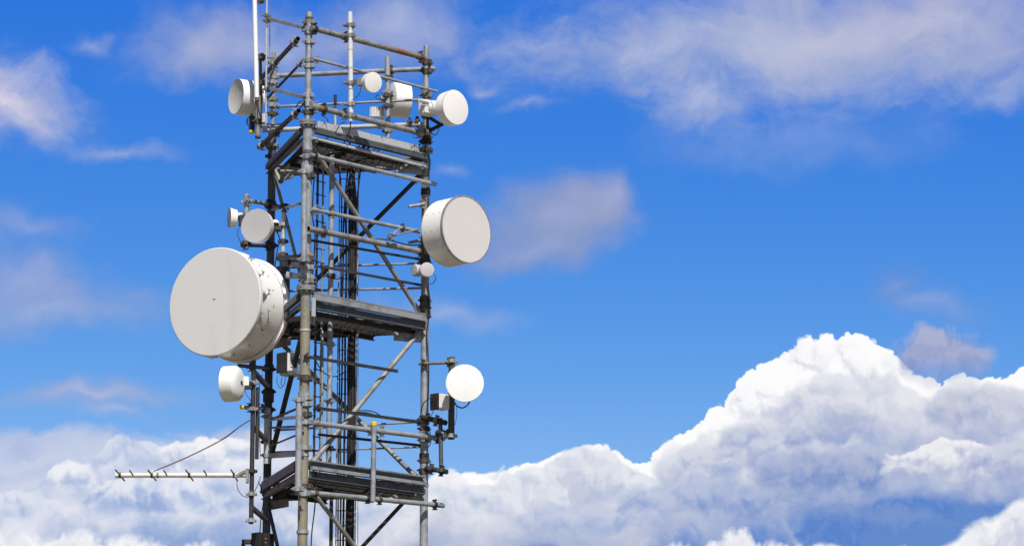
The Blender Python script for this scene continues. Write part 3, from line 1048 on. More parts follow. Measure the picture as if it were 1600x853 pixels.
MB().lathe(pc, Vector((-1, 0, 0)), [(-0.02, 0.021), (0.012, 0.022), (0.022, 0.015), (0.024, 0)], 14).build('cap', YELLOW, yarm)
for py in (606, 690, 812):
    q = leg_at('L', py)
    MB().bar(Vector((lp0.x, lp0.y, q.z)), q, 0.05, 0.045).build('mounting_arm', DARK, tower)

# right stand-off for the round white dish
YK = 34.05
arm(at(705, 686, YK), at(706, 558, YK), 0.034, BROWN, 'mounting_pole', (0.04, 0.95))
arm(leg_at('R', 569, (-0.06, -0.03)), at(704, 566.5, YK), 0.016, TUBE, cl=(0.15, 0.95))
arm(leg_at('R', 653, (-0.02, -0.06)), at(697, 660.5, YK + 0.0), 0.028, DARK, cl=(0.2, 0.6))
arm(at(689.5, 739, YK + 0.05), at(688, 653, YK + 0.05), 0.023, SLATE, 'mounting_pole', (0.05, 0.75))
arm(leg_at('R', 732, (0.02, -0.05)), at(698.5, 737, YK), 0.026, DARK, cl=(0.25, 0.75))
arm(at(690, 676, YK), at(706, 680, YK), 0.02, TUBE, cl=(0.5,))
# arms of the large right drum
for py, x0 in ((323, 639), (379, 639)):
    arm(at(x0, py, 34.15), leg_at('R', py - 2, (-0.02, -0.06)), 0.017, GALV, cl=(0.9,))
o = arm(at(608, 370.5, 33.6), at(655, 358, 34.1), 0.0085, TUBE, 'mounting_arm', (0.05,))
MB().bar(at(611, 368, 33.62), at(624, 357, 33.66), 0.02, 0.02).build('bracket_plate', GALV, o)
# triangular bracket under the small drum by the right leg
bk = MB()
for (x0, y0, x1, y1) in ((668, 182, 690, 196), (668, 206, 692, 194), (668, 176, 668, 212)):
    bk.bar(at(x0, y0, 34.1), at(x1, y1, 34.0), 0.03, 0.035)
bk.build('bracket_plate', DARK, tower)
for px_, py_ in ((640, 193), (652, 191)):
    coupler(tower, on('LR', px_, py_, 0.07), d_LR, 0.028, Z, BROWN)
# clamps and small fittings on the right leg above the top platform
for py, m in ((204, BROWN), (214, BROWN), (222, DARK), (150, TUBE), (112, BROWN), (98, BROWN)):
    coupler(legR, leg_at('R', py), Z, 0.034, d_FR, m, 1.25)
for py, m in ((410, BROWN), (420, GALV), (470, DARK), (480, BROWN), (494, DARK), (655, TUBE), (670, BROWN), (688, TUBE), (720, BROWN), (735, DARK)):
    coupler(legR, leg_at('R', py), Z, 0.044, d_FR, m, 1.0)
for py, m in ((36, TUBE), (49, GALV), (66, GALV), (95, TUBE), (104, GALV), (150, GALV), (163, TUBE), (176, BROWN)):
    coupler(legF, leg_at('F', py), Z, 0.036, d_FR, m, 1.15)
for py, m in ((246, GALV), (276, BROWN), (405, BROWN), (419, GALV), (434, GALV), (440, TUBE), (592, BROWN), (622, GALV), (632, GALV), (648, BROWN), (660, GALV), (760, BROWN), (772, GALV), (700, GALV)):
    coupler(legF, leg_at('F', py, (0.012, -0.008)), Z, 0.052, d_FR, m, 1.15)
for py, m in ((121, GALV), (129, GALV), (155, TUBE), (165, GALV), (178, BROWN), (98, TUBE)):
    coupler(legL, leg_at('L', py), Z, 0.024, d_LR, m, 1.15)
for py, m in ((244, DARK), (322, DARK), (384, DARK), (577, DARK), (612, DARK), (640, DARK), (690, DARK), (768, DARK)):
    coupler(legL, leg_at('L', py), Z, 0.044, d_LR, m, 1.0)
# corner struts under the deck corners
for k in ('F', 'R', 'L'):
    v = LEG[k]
    inn = (MID - v).normalized()
    for zz, root in ((zT - 0.14, plT), (zM - 0.22, plM), (zB - 0.22, plB)):
        MB().bar(v + inn * 0.02 + Z * zz, v + inn * 0.34 + Z * (zz + 0.01), 0.012, 0.12).build('corner_plate', random.choice((GALV, TUBE)), root)

# ================================================================== ladder and feeder cables
lad = thing('cable_ladder', (-2.0, 34.12, 0), 'narrow vertical cable ladder with many rungs inside the tower', 'ladder')
YLd = 34.12
xl, xr = at(529, 450, YLd).x, at(558.5, 450, YLd).x
zt_ = at(540, 240, YLd).z
for x_ in (xl, xr):
    MB().bar(Vector((x_, YLd, 0.0)), Vector((x_, YLd, zt_)), 0.012, 0.030, Vector((0, 1, 0))).build('stile', TUBE if x_ == xl else GALV, lad)
z = 0.3
while z < zt_ - 0.05:
    MB().tube((xl, YLd, z), (xr, YLd, z), 0.0055, 6).build('rung', DARK, lad)
    z += 0.155

xs = [532.5, 535.5, 541, 545.5, 548.5, 551.5, 554, 556.5, 549.8, 552.8, 546.8]
for i, x_ in enumerate(xs):
    X = at(x_, 450, YLd).x
    yo = YLd - 0.03 - 0.018 * (i % 3) if i < 8 else YLd - 0.075
    rr = (0.008, 0.010, 0.012, 0.0095, 0.0125, 0.013, 0.011, 0.009, 0.011, 0.012, 0.0095)[i]
    pts = []
    z = 0.0
    while z < zt_ - 0.25:
        pts.append((X + random.uniform(-1, 1) * 0.006, yo + random.uniform(-1, 1) * 0.008, z))
        z += random.uniform(0.35, 0.6)
    # at the top the cables fan out under the platform
    hx, hy = (MID.x + random.uniform(-0.35, 0.55)), MID.y + random.uniform(-0.3, 0.15)
    pts += [(X * 0.8 + hx * 0.2, yo, zt_ - 0.1), (hx * 0.6 + X * 0.4, (yo + hy) / 2, zt_ - 0.02), (hx, hy, zt_ + 0.06)]
    tag(MB().path(pts, rr, 7, 4).build('feeder_cable', (CABLE, CABLE_B)[i % 2]), 'black feeder cable running down the ladder inside the tower', 'cable', 'feeder cables on the ladder')
# ribbed conduit and loose wires beside the ladder
X = at(503, 600, 33.6)
tag(MB().path([(X.x, 33.6, at(503, 515, 33.6).z), (X.x + 0.003, 33.6, at(503, 620, 33.6).z), (X.x - 0.002, 33.6, at(503, 720, 33.6).z)], 0.0125, 8, 40, 0.2).build('ribbed_conduit', GALV),
    'ribbed grey conduit hanging inside the tower between the two lower platforms', 'conduit')
X = at(516, 540, 33.7)
tag(MB().path([(X.x, 33.75, at(516, 510, 33.75).z), (X.x + 0.002, 33.75, at(516, 545, 33.75).z), (X.x, 33.75, at(516, 580, 33.75).z)], 0.019, 8, 22, 0.25).build('ribbed_conduit', DARK),
    'thick black ribbed conduit just under the middle platform', 'conduit')
tag(MB().path([at(440, 268, 34.3), at(455, 267.5, 34.3), at(471, 266.5, 34.3)], 0.017, 8, 16, 0.3).build('ribbed_conduit', TUBE),
    'short black and white ribbed conduit beside the left leg under the top platform', 'conduit')
tag(MB().path([at(566, 262, 34.3), at(600, 262.5, 34.3), at(640, 259, 34.3)], 0.015, 8, 20, 0.3).build('ribbed_conduit', TUBE),
    'long ribbed conduit under the right half of the top platform', 'conduit')
tag(MB().path([at(428, 262, 34.55), at(434, 275, 34.5), at(439, 284, 34.45), at(441, 276, 34.4), at(440, 266, 34.35)], 0.02, 8, 12, 0.28).build('ribbed_conduit', TUBE),
    'coil of ribbed conduit hanging at the left leg under the top platform', 'conduit')
# loose cables
WIRES = [
    ([at(550, 643, 33.9), at(575, 645, 33.85), at(590, 649, 33.9), at(620, 653, 34.0), at(655, 657, 34.2)], 0.0075, CABLE, 'black cable lying along the dark tie bar to the right leg'),
    ([at(545, 641, 33.9), at(566, 641, 33.85), at(584, 643, 33.9), at(604, 653, 34.0), at(650, 660, 34.2)], 0.006, CABLE, 'thin black cable looping over the dark tie bar'),
    ([at(559.5, 240, 34.0), at(559.8, 420, 34.0), at(559.5, 640, 34.0), at(559, 853, 34.0), at(558.5, 1300, 34.0)], 0.0035, CABLE_G, 'thin grey wire hanging straight down right of the ladder'),
    ([at(492, 262, 33.1), at(488, 330, 33.15), at(492, 372, 33.1), at(487, 450, 33.1)], 0.007, CABLE, 'black cable taped to the front leg below the top platform'),
    ([at(494, 735, 33.1), at(492, 790, 33.1), at(486, 853, 33.1), at(485, 1000, 33.1)], 0.007, CABLE, 'black cable down the front leg below the bottom platform'),
    ([at(406.5, 716, 34.3), at(405, 640, 34.3), at(406, 600, 34.3), at(410, 585, 34.35)], 0.0045, CABLE_G, 'thin pale wire along the slim left pole'),
    ([at(421.5, -60, 33.8), at(421.6, 40, 33.8), at(421.4, 88, 33.8)], 0.004, CABLE_G, 'thin wire rising beside the slim grey whip'),
    ([at(498, 225, 33.3), at(523, 208, 33.2), at(531, 195, 33.15), at(540, 191, 33.2)], 0.005, CABLE, 'black wire looping up behind the toe board'),
    ([at(462, 168, 33.0), at(468, 160, 32.95), at(476, 158, 32.95), at(470, 168, 33.0), at(462, 175, 33.05)], 0.006, CABLE, 'black cable loop beside the front leg at the crown'),
    ([at(412, 193, 34.2), at(425, 195, 34.0), at(440, 193, 33.7), at(456, 186, 33.2)], 0.0055, CABLE, 'black cable slung from the whip bracket to the lower dark tube'),
    ([at(431, 470, 34.3), at(428, 520, 34.5), at(424, 560, 34.6)], 0.007, CABLE, 'black cable dropping behind the large drum dish'),
    ([at(502, 180, 33.1), at(510, 185, 33.1), at(513, 191, 33.1)], 0.005, CABLE, 'short black cable end beside the lower crown rail'),
    ([at(656, 250, 34.2), at(654, 238, 34.15), at(655, 228, 34.15), at(660, 222, 34.2)], 0.008, CABLE, 'black cable curving round the right leg at the top platform'),
    ([at(668, 700, 34.25), at(673, 690, 34.2), at(671, 672, 34.2), at(664, 660, 34.2)], 0.005, CABLE, 'thin black cable bowed out from the right leg by the lower rail'),
    ([at(690, 372, 34.3), at(668, 380, 34.25), at(640, 383, 34.2), at(600, 374, 34.0), at(562, 378, 34.0), at(552, 400, 34.05)], 0.007, CABLE, 'black cable sagging from the large right drum to the ladder'),
    ([at(672, 214, 34.25), at(664, 232, 34.2), at(672, 252, 34.22), at(668, 285, 34.2), at(671, 330, 34.2)], 0.006, CABLE, 'black cable tied down the right leg between top platform and large drum'),
    ([at(669, 445, 34.22), at(672, 480, 34.2), at(667, 520, 34.2), at(670, 580, 34.2), at(668, 650, 34.2)], 0.0065, CABLE, 'black cable strapped down the right leg below the middle platform'),
    ([at(548, 191, 33.1), at(546, 205, 33.2), at(538, 222, 33.5), at(541, 244, 33.9)], 0.006, CABLE, 'black cable dropping from the white pole through the top platform'),
    ([at(600, 215, 34.6), at(590, 232, 34.5), at(566, 240, 34.2), at(556, 262, 34.1)], 0.006, CABLE, 'black cable sagging under the deck of the top platform'),
    ([at(431, 358, 33.9), at(437, 375, 33.9), at(433, 392, 34.0), at(428, 430, 34.5)], 0.006, CABLE, 'black cable from the round grey dish down the left leg'),
    ([at(470, 395, 33.1), at(462, 410, 33.3), at(452, 400, 33.5), at(446, 412, 33.7)], 0.007, CABLE, 'black cable sagging from the front leg to the big drum frame'),
    ([at(503, 412, 33.3), at(512, 430, 33.4), at(527, 436, 33.7), at(540, 428, 34.0)], 0.006, CABLE_B, 'brown cable sagging from the front leg to the ladder above the middle platform'),
    ([at(492, 562, 33.1), at(506, 582, 33.4), at(524, 588, 33.7), at(541, 580, 34.0)], 0.006, CABLE, 'black cable sagging from the front leg to the ladder below the middle platform'),
    ([at(404, 752, 33.85), at(412, 775, 34.2), at(408, 806, 34.5), at(406, 832, 34.3)], 0.0055, CABLE_B, 'brown cable from the yagi pole to the dark box'),
]
for pts, r, m, lab in WIRES:
    tag(MB().path(pts, r, 7, 8).build('loose_cable', m), lab, 'cable', 'loose cables on the tower')

# ================================================================== dishes
def dish_axis(px, py, ratio, side, down=0.0):
    """horizontal pointing direction of a disc that shows width/height = ratio at px, py; side -1 left, 1 right"""
    r = ray(px, py)
    az_ = math.atan2(r.x, r.y)
    el_ = math.atan2(r.z, math.hypot(r.x, r.y))
    c = max(-1, min(1, ratio / math.cos(el_)))
    a = -az_ + side * math.acos(c)
    return Vector((math.sin(a), -math.cos(a), -math.tan(math.radians(down)))).normalized()


GRP = 'microwave dishes on the tower'


def drum(label, px, py, hpx, ratio, side, Y, length, face_m, side_m, back_r=1.0, back_cone=0.3, hub=True, rim=None, dome=0.03, down=0.0, axis=None, seg_n=64, face_name='radome', mouth=True, front_r=1.0):
    """shrouded dish: shroud, radome over its mouth, dished back and hub"""
    c = at(px, py, Y)
    R = hpx / 2 * Y / FPX
    n = axis if axis is not None else dish_axis(px, py, ratio, side, down)
    root = thing('microwave_dish', c - n * length, label, 'dish', GRP)
    b = MB()
    rb = R * back_r
    b.lathe(c, n, [(0.0, R * 0.985 * front_r), (0.0, R * front_r), (-length * 0.12, R * 0.995 * front_r), (-length, rb)], seg_n)
    b.build('shroud', side_m, root)
    b = MB()
    b.lathe(c - n * length, n, [(0, rb), (-0.02, rb * 0.985)], seg_n, False)
    prof = [(-0.02, rb * 0.985)] + [(-0.02 - back_cone * R * (1 - (k / 8) ** 2), rb * 0.985 * (k / 8) if k else rb * 0.12) for k in range(7, -1, -1)]
    b.lathe(c - n * length, n, prof, seg_n)
    b.build('reflector_back', side_m, root)
    b = MB()
    rf = [(0.004, 0.0)] if dome <= 0 else None
    pr = [(0.004 + dome * R * (1 - (k / 8) ** 2), R * 0.982 * k / 8) for k in range(0, 9)]
    pr[0] = (pr[0][0], 0.0)
    if not mouth:      # laced fabric cover drawn over the edge
        pr = [(0.012, 0.0), (0.012, R * 0.5), (0.012, R * 0.992), (0.009, R * 1.003), (0.002, R * 1.010), (-0.012, R * 1.014), (-0.03, R * 1.014)]
    b.lathe(c, n, pr, 96 if not mouth else seg_n)
    b.build(face_name, face_m, root)
    if rim:
        b = MB()
        t = rim * PXM
        b.lathe(c, n, [(-t * 0.9, R * 0.99), (-t * 0.9, R + t * 0.35), (0.006, R + t * 0.35), (0.008, R - t * 0.5), (0.0, R - t * 0.6)], seg_n, False)
        b.build('rim', RIM, root)
    if hub:
        b = MB()
        q = c - n * (length + 0.02 + back_cone * R)
        b.lathe(q, n, [(0.03, R * 0.3), (-0.03, R * 0.3), (-0.03, R * 0.16), (-0.10, R * 0.16), (-0.10, 0.0)], 24, False)
        b.build('hub', RIM, root)
    return root, c, n, R


def side_of(n):
    return n.cross(Z).normalized()


def radio_box(root, c, ax, ay, sx, sy, sz, m=BOX_W, fins=0, name='radio_unit', label=None):
    b = MB()
    b.box(c, ax, ay, Z, sx, sy, sz, min(sx, sy, sz) * 0.18)
    o = b.build(name, m, root, label)
    if fins:
        f = MB()
        for i in range(fins):
            t = -0.85 + 1.7 * i / (fins - 1)
            f.box(Vector(c) + ax * sx * t - ay * (sy + 0.012), ax, ay, Z, sx * 0.5 / fins, 0.014, sz * 0.92, 0.001)
        f.build('cooling_fins', m, o)
    return o


# 1 huge shrouded dish on the left
root, c, n, R = drum('largest dish, a huge white drum with a flat grey cover left of the tower', 336, 471.5, 174, 0.806, -1, 33.45, 0.56, FABRIC, WHITE_P, 0.95, 0.16, True, None, 0.0, mouth=False, front_r=0.925)
sv = side_of(n)
up = sv.cross(n).normalized()
up = up if up.z > 0 else -up
# fabric skirt folded over the mouth, scalloped where it is laced down
N = 96
sk = MB()
ring1, ring2 = [], []
for i in range(N):
    a = 2 * math.pi * i / N
    wv = 0.5 - 0.5 * math.cos(2 * math.pi * (i % 6) / 6.0)
    ring1.append(c - n * 0.029 + (sv * math.cos(a) + up * math.sin(a)) * (R * 1.013))
    ring2.append(c - n * (0.022 + 0.115 * wv ** 1.4) + (sv * math.cos(a) + up * math.sin(a)) * (R * (1.0 + 0.028 * wv)))
sk.add(ring1 + ring2, [(i, (i + 1) % N, N + (i + 1) % N, N + i) for i in range(N)], True)
sk.build('cover_skirt', CREAM, root)
for i in range(16):
    a = 2 * math.pi * (i * 6 + 3) / N
    e = sv * math.cos(a) + up * math.sin(a)
    bl = MB()
    bl.tube(c - n * 0.115 + e * R * 1.02, c - n * 0.215 + e * R * 0.965, 0.0045, 6)
    bl.tube(c - n * 0.215 + e * R * 0.93, c - n * 0.215 + e * R * 0.985, 0.007, 6)
    bl.box(c - n * 0.03 + e * R * 0.975, n, e, n.cross(e), 0.03, R * 0.03, 0.012, 0.002)
    bl.build('tension_bolt', GALVL if i % 3 else TUBE, root)
rv = MB()
for i in range(40):
    a = 2 * math.pi * (i + 0.5) / 40
    e = sv * math.cos(a) + up * math.sin(a)
    for dd in ((0.30, 0.5)[i % 2],):
        rv.tube(c - n * dd + e * R * 0.93, c - n * dd + e * R * 0.951, 0.006, 6)
rv.build('rivets', RIM, root)
gr = MB()
gr.lathe(c - n * 0.475, n, [(0, R * 0.93), (0, R * 0.9525), (-0.008, R * 0.9525), (-0.008, R * 0.93)], 72, False)
gr.build('seam_ring', RIM, root)
fl = MB()
fl.lathe(c - n * 0.535, n, [(0.014, R * 0.93), (0.014, R * 0.985), (-0.028, R * 0.99), (-0.028, R * 0.92)], 72, False)
fl.build('back_flange', WHITE_P, root)
ce = MB()
ce.tube(c + n * 0.0145 + up * 0.028 - sv * 0.018, c + n * 0.0145 + up * 0.028 + sv * 0.018, 0.003, 6)
ce.tube(c + n * 0.0145 + up * 0.028, c + n * 0.0145 - up * 0.006, 0.002, 6)
ce.tube(c + n * 0.0145 - up * 0.03, c + n * 0.0145 - up * 0.03, 0.003, 6)
ce.build('centre_stitch', RIM, root)
back = c - n * 0.66
for dz in (-0.25, 0.25):
    MB().bar(back + Z * dz * 0.6, at(447, 460 - dz * 150, YB), 0.06, 0.06).build('mount_strut', SLATE, root)
MB().tube(back + n * 0.1, at(447, 462, YB), 0.05, 14).build('mount_strut', DARK, root)

# 2 large shrouded dish on the right leg
root, c, n, R = drum('large white drum dish with a grey-edged cover on the right leg', 728.5, 358.5, 109, 0.70, 1, 34.0, 0.30, FABRIC2, WHITE_P, 1.0, 0.22, True, 2.4, 0.0)
sv = side_of(n)
up = Z
rv = MB()
for i in range(24):
    a = 2 * math.pi * (i + 0.5) / 24
    e = sv * math.cos(a) + up * math.sin(a)
    for dd in (0.06, 0.16, 0.26):
        if (i + int(dd * 100)) % 2:
            rv.tube(c - n * dd + e * R * 0.98, c - n * dd + e * R * 1.004, 0.006, 6)
rv.build('rivets', RIM, root)
back = c - n * 0.42
MB().tube(back, leg_at('R', 360, (0.0, 0.0)), 0.045, 14).build('mount_strut', DARK, root)
for py in (330, 392):
    q = leg_at('R', py)
    MB().bar(c - n * 0.36 + Z * (q.z - c.z) * 0.7, q, 0.05, 0.05).build('mount_strut', DARK, root)

# 3 white dish high on the right, with a radio box
root, c, n, R = drum('cream round dish with a boxy radio, at the top of the right leg', 711.5, 168, 57.5, 0.70, 1, 33.75, 0.10, CREAM, WHITE_P, 0.97, 0.25, False, None, 0.05)
ax = n
rb = radio_box(root, at(668, 169.5, 33.95), d_FR, n_FR, 0.085, 0.06, 0.078, BOX_W)
MB().tube(c - n * 0.14, at(676, 168, 33.92), 0.075, 18).build('feed_collar', WHITE_P, root)
MB().box(at(662, 158.5, 33.84), d_FR, n_FR, Z, 0.06, 0.03, 0.012, 0.004).build('radio_lid', BOX_W, root)
hd = MB()
hd.path([at(657, 173, 33.8), at(657, 166, 33.8), at(664, 164, 33.8), at(670, 167, 33.8), at(670, 174, 33.8)], 0.006, 6, 5)
hd.path([at(673, 160, 33.78), at(676, 163, 33.76), at(677, 170, 33.76)], 0.005, 6, 5)
hd.build('radio_handle', RIM, root)
MB().path([at(680, 187, 33.9), at(686, 200, 33.95), at(681, 211, 34.0), at(674, 208, 34.1), at(670, 200, 34.2)], 0.005, 6, 8).build('cable', CABLE, root)
MB().path([at(655, 210, 34.0), at(650, 216, 33.95), at(645, 212, 33.95), at(652, 206, 34.0)], 0.004, 6, 8).build('cable', CABLE, root)

# 4 small round dish on the white pole
root, c, n, R = drum('small round cream dish tilted downwards on the bright white pole', 583, 129, 33.5, 0.80, 1, 33.0, 0.05, CREAM, WHITE_P, 0.92, 0.3, False, None, 0.06, 9.0)
q = on('FR', 551, 129, 0.175)
radio_box(root, at(564.5, 128.5, 33.08), d_FR, n_FR, 0.035, 0.035, 0.045, GALV)
MB().tube(c - n * 0.08, at(566, 129, 33.08), 0.03, 12).build('feed_collar', RIM, root)
MB().bar(q, at(562, 128, 33.08), 0.04, 0.05).build('mount_strut', TUBE, root)
MB().path([at(564, 136, 33.06), at(562, 146, 33.05), at(556, 153, 33.08), at(549, 157, 33.12)], 0.004, 6, 6).build('cable', CABLE, root)

# 5 drum seen from behind in the middle of the crown
axC = Vector((0.93, 0.34, 0.0)).normalized()
root, c, n, R = drum('white drum dish turned away to the right behind the crown rails', 636, 158, 57, 0.3, 1, 35.0, 0.16, CREAM, WHITE_P, 0.97, 0.15, True, None, 0.12, 0, axC)
MB().tube(c - n * 0.2, on('LR', 606, 157, 0.03), 0.035, 12).build('mount_strut', DARK, root)
radio_box(root, at(589, 176, 34.75), d_FR, n_FR, 0.062, 0.045, 0.05, BOX_W, 0)
f = MB()
for i in range(5):
    f.box(at(580.5 + i * 4.4, 175, 34.66), d_FR, n_FR, Z, 0.007, 0.022, 0.055, 0.001)
f.build('cooling_fins', BOX_W, root)
MB().path([at(592, 148, 34.7), at(587, 152, 34.6), at(594, 157, 34.6), at(602, 154, 34.65)], 0.005, 6, 8).build('cable', CABLE, root)

# 6 drum at the upper left
root, c, n, R = drum('white drum dish facing left beside the thick whip at the top left', 368.8, 151, 58, 0.405, -1, 34.3, 0.24, FABRIC, WHITE_P, 0.97, 0.1, False, None, -0.13)
MB().tube(c - n * 0.25, at(404, 160, 34.2), 0.04, 12).build('mount_strut', DARK, root)
b = MB()
b.tube(at(393.5, 204, 34.2), at(394, 182, 34.2), 0.032, 14)
b.build('radio_unit', CABLE_B, root)
MB().tube(at(393.2, 208, 34.2), at(393.4, 204.3, 34.2), 0.034, 14).build('connector_ring', YELLOW, root)
MB().path([at(395, 178, 34.2), at(388, 184, 34.15), at(386, 192, 34.15), at(390, 198, 34.15)], 0.008, 6, 6).build('cable', CABLE, root)

# 7 small side-on dish
root, c, n, R = drum('smallest white dish, seen side-on left of the round grey dish', 358.3, 340.5, 32.5, 0.17, -1, 34.2, 0.055, GREYR, WHITE_P, 0.86, 0.12, False, None, 0.02)
radio_box(root, at(374, 339, 34.27), n, side_of(n), 0.03, 0.03, 0.042, BOX_W)
MB().tube(c - n * 0.05, at(384, 338, 34.3), 0.024, 12).build('mount_strut', DARK, root)
MB().box(at(376.5, 345, 34.25), n, side_of(n), Z, 0.02, 0.035, 0.06, 0.006).build('bracket', DARK, root)
MB().path([at(373, 356, 34.1), at(371, 366, 34.05), at(375, 376, 34.05), at(379, 383, 34.1)], 0.004, 6, 8).build('cable', CABLE, root)

# 8 round grey dish
root, c, n, R = drum('round light grey dish above the largest drum on the left', 400.2, 353, 55.5, 0.85, -1, 33.72, 0.05, GREYR, BOX_W, 0.97, 0.3, False, None, 0.0)
radio_box(root, at(431.5, 355, 33.9), d_FR, n_FR, 0.04, 0.05, 0.05, TUBE)
MB().lathe(at(430, 349, 33.83), Z, [(0, 0.045), (0.02, 0.04), (0.035, 0.02), (0.04, 0)], 20).build('radio_cap', WHITE_P, root)
MB().bar(c - n * 0.10, at(441, 357, YV), 0.05, 0.05).build('mount_strut', DARK, root)
MB().tube(c - n * 0.12, at(385, 345, YE), 0.02, 10).build('mount_strut', DARK, root)

# 9 pair of small units under the large right drum, their shade put into the grey
root, c, n, R = drum('tiny pale dish tucked under the large right drum by the leg', 667.5, 421, 23, 0.95, 1, 33.95, 0.05, GREYR, BOX_W, 0.95, 0.25, False, None, 0.08)
MB().tube(c - n * 0.08, leg_at('R', 423), 0.03, 12).build('mount_strut', BROWN, root)
b = MB()
axn = Vector((-0.8, -0.6, 0))
b.lathe(at(651, 422.5, 34.1), axn, [(-0.05, 0.03), (-0.04, 0.062), (0.02, 0.066), (0.035, 0.055), (0.04, 0)], 24)
b.build('radio_unit', GREYR, root)
MB().path([at(677, 427, 33.95), at(681, 433, 33.95), at(678, 441, 34.0), at(672, 444, 34.1)], 0.004, 6, 8).build('cable', CABLE, root)

# 10 white dish low on the left, seen from behind
axJ = Vector((-0.955, 0.295, 0.0)).normalized()
root, c, n, R = drum('white rounded dish facing away left, low on the slim left pole', 352.0, 600, 57, 0.3, -1, 33.46, 0.10, WHITE_P, WHITE_P, 0.99, 0.26, False, None, 0.22, 0, axJ)
b = MB()
b.lathe(at(374.5, 598, 33.49), axJ, [(0.03, 0.10), (0.0, 0.095), (-0.035, 0.06), (-0.035, 0.0)], 24, False)
b.build('hub', RIM, root)
b = MB()
b.lathe(c - n * 0.115, n, [(0.0, R * 0.985), (-0.018, R * 0.97), (-0.036, R * 0.90), (-0.05, R * 0.79), (-0.06, R * 0.64), (-0.066, R * 0.45), (-0.068, 0.03)], 48)
b.build('stepped_back', WHITE_P, root)
radio_box(root, at(384, 596, 33.52), Vector((1, 0, 0)), Vector((0, 1, 0)), 0.035, 0.04, 0.05, BOX_W, 0)
MB().box(at(386, 605, 33.52), Vector((1, 0, 0)), Vector((0, 1, 0)), Z, 0.05, 0.03, 0.018, 0.004).build('bracket', DARK, root)
MB().tube(at(386, 600, 33.54), at(396, 600, YP), 0.03, 12).build('mount_strut', DARK, root)
MB().path([at(382, 606, 33.52), at(385, 616, 33.52), at(391, 625, 33.54), at(396, 640, 33.6)], 0.0035, 6, 8).build('cable', CABLE, root)

# 11 round white dish low on the right
root, c, n, R = drum('round plain white dish facing the camera on a brown pole off the right leg', 726.3, 598.5, 60.6, 0.985, 1, 33.75, 0.05, WHITE_P, BOX_W, 0.96, 0.28, False, None, 0.06)
radio_box(root, at(689, 628, 34.0), d_FR, n_FR, 0.075, 0.06, 0.08, BOX_W)
MB().box(at(679, 627.5, 33.93), d_FR, n_FR, Z, 0.016, 0.055, 0.086, 0.004).build('radio_dark_side', CABLE_B, root)  # dark block forming the left side of the radio
MB().bar(c - n * 0.10, at(706, 606, YK), 0.07, 0.07).build('mount_strut', DARK, root)
MB().path([at(710, 628, 33.9), at(714, 634, 33.85), at(722, 637, 33.8), at(730, 633, 33.78), at(734, 627, 33.8)], 0.0075, 7, 8).build('cable', CABLE, root)
MB().path([at(677, 620, 33.9), at(668, 624, 33.9), at(660, 634, 34.0), at(657, 652, 34.1)], 0.0055, 6, 8).build('cable', CABLE, root)
MB().path([at(678, 638, 33.9), at(676, 645, 33.9), at(671, 651, 33.95), at(664, 645, 34.0)], 0.004, 6, 8).build('cable', CABLE, root)
MB().path([at(713.5, 634, 33.9), at(713.5, 650, 33.9), at(710.5, 664, 33.95)], 0.003, 6, 8).build('cable', CABLE, root)

# ================================================================== whips, yagi, cabinets
# thick white whip on its bracket pole
YW = 33.95
root = thing('whip_antenna', at(401, 152, YW), 'thick white tube antenna rising past the top edge at the left of the crown', 'antenna')
a_, b_ = at(401.2, 153, YW), at(397.6, -10, YW)
MB().tube(a_, a_ + (b_ - a_) * 1.6, 0.0255, 18).build('radome_tube', WHITE_P, root)
MB().tube(at(402, 158, YW), at(401.3, 153.2, YW), 0.022, 14).build('ferrule', BRONZE, root)
MB().tube(at(402.8, 216, YW + 0.07), at(403.5, 150, YW + 0.05), 0.029, 14).build('mast_pipe', TUBE, root)
MB().tube(at(408, 200, YW + 0.18), at(406.8, 84, YW + 0.15), 0.016, 12).build('mast_pipe', SLATE, root)
for px_, py_ in ((404, 2), (407, 90), (408, 130), (404, 190)):
    coupler(root, at(px_, py_, YW + 0.06), Z, 0.03, d_FR, BROWN, 1.1)
MB().path([at(403, 157, YW), at(405, 175, YW - 0.03), at(409, 186, YW), at(413, 190, YW + 0.1)], 0.007, 6, 8).build('cable', CABLE, root)
MB().tube(at(402.8, 216.3, YW + 0.07), at(402.8, 213.5, YW + 0.07), 0.031, 14).build('end_plug', DARK, root)
# slim grey whip
root = thing('whip_antenna', at(415.5, 195, 33.75), 'slim grey pole antenna beside the thick white one, rising past the top edge', 'antenna')
a_, b_ = at(415.4, 194, 33.75), at(417, -4, 33.75)
MB().tube(a_, a_ + (b_ - a_) * 1.5, 0.0105, 12).build('rod', GALVL, root)
for py_ in (25, 33, 140):
    coupler(root, at(416.6, py_, 33.75), Z, 0.0115, d_FR, TUBE, 0.9)
MB().box(at(413.5, 185, 33.78), d_FR, n_FR, Z, 0.022, 0.02, 0.05, 0.004).build('base_block', BOX_W, root)
# short stub antenna
root = thing('stub_antenna', on('FR', 523.5, 198, -0.2), 'short white stub antenna with a black tip behind the lower crown rail', 'antenna')
MB().tube(on('FR', 523.6, 205, -0.2), on('FR', 523.7, 165, -0.2), 0.015, 12).build('stem', GALVL, root)
MB().tube(on('FR', 523.7, 165, -0.2), on('FR', 523.7, 148.5, -0.2), 0.0165, 12).build('tip', CABLE, root)

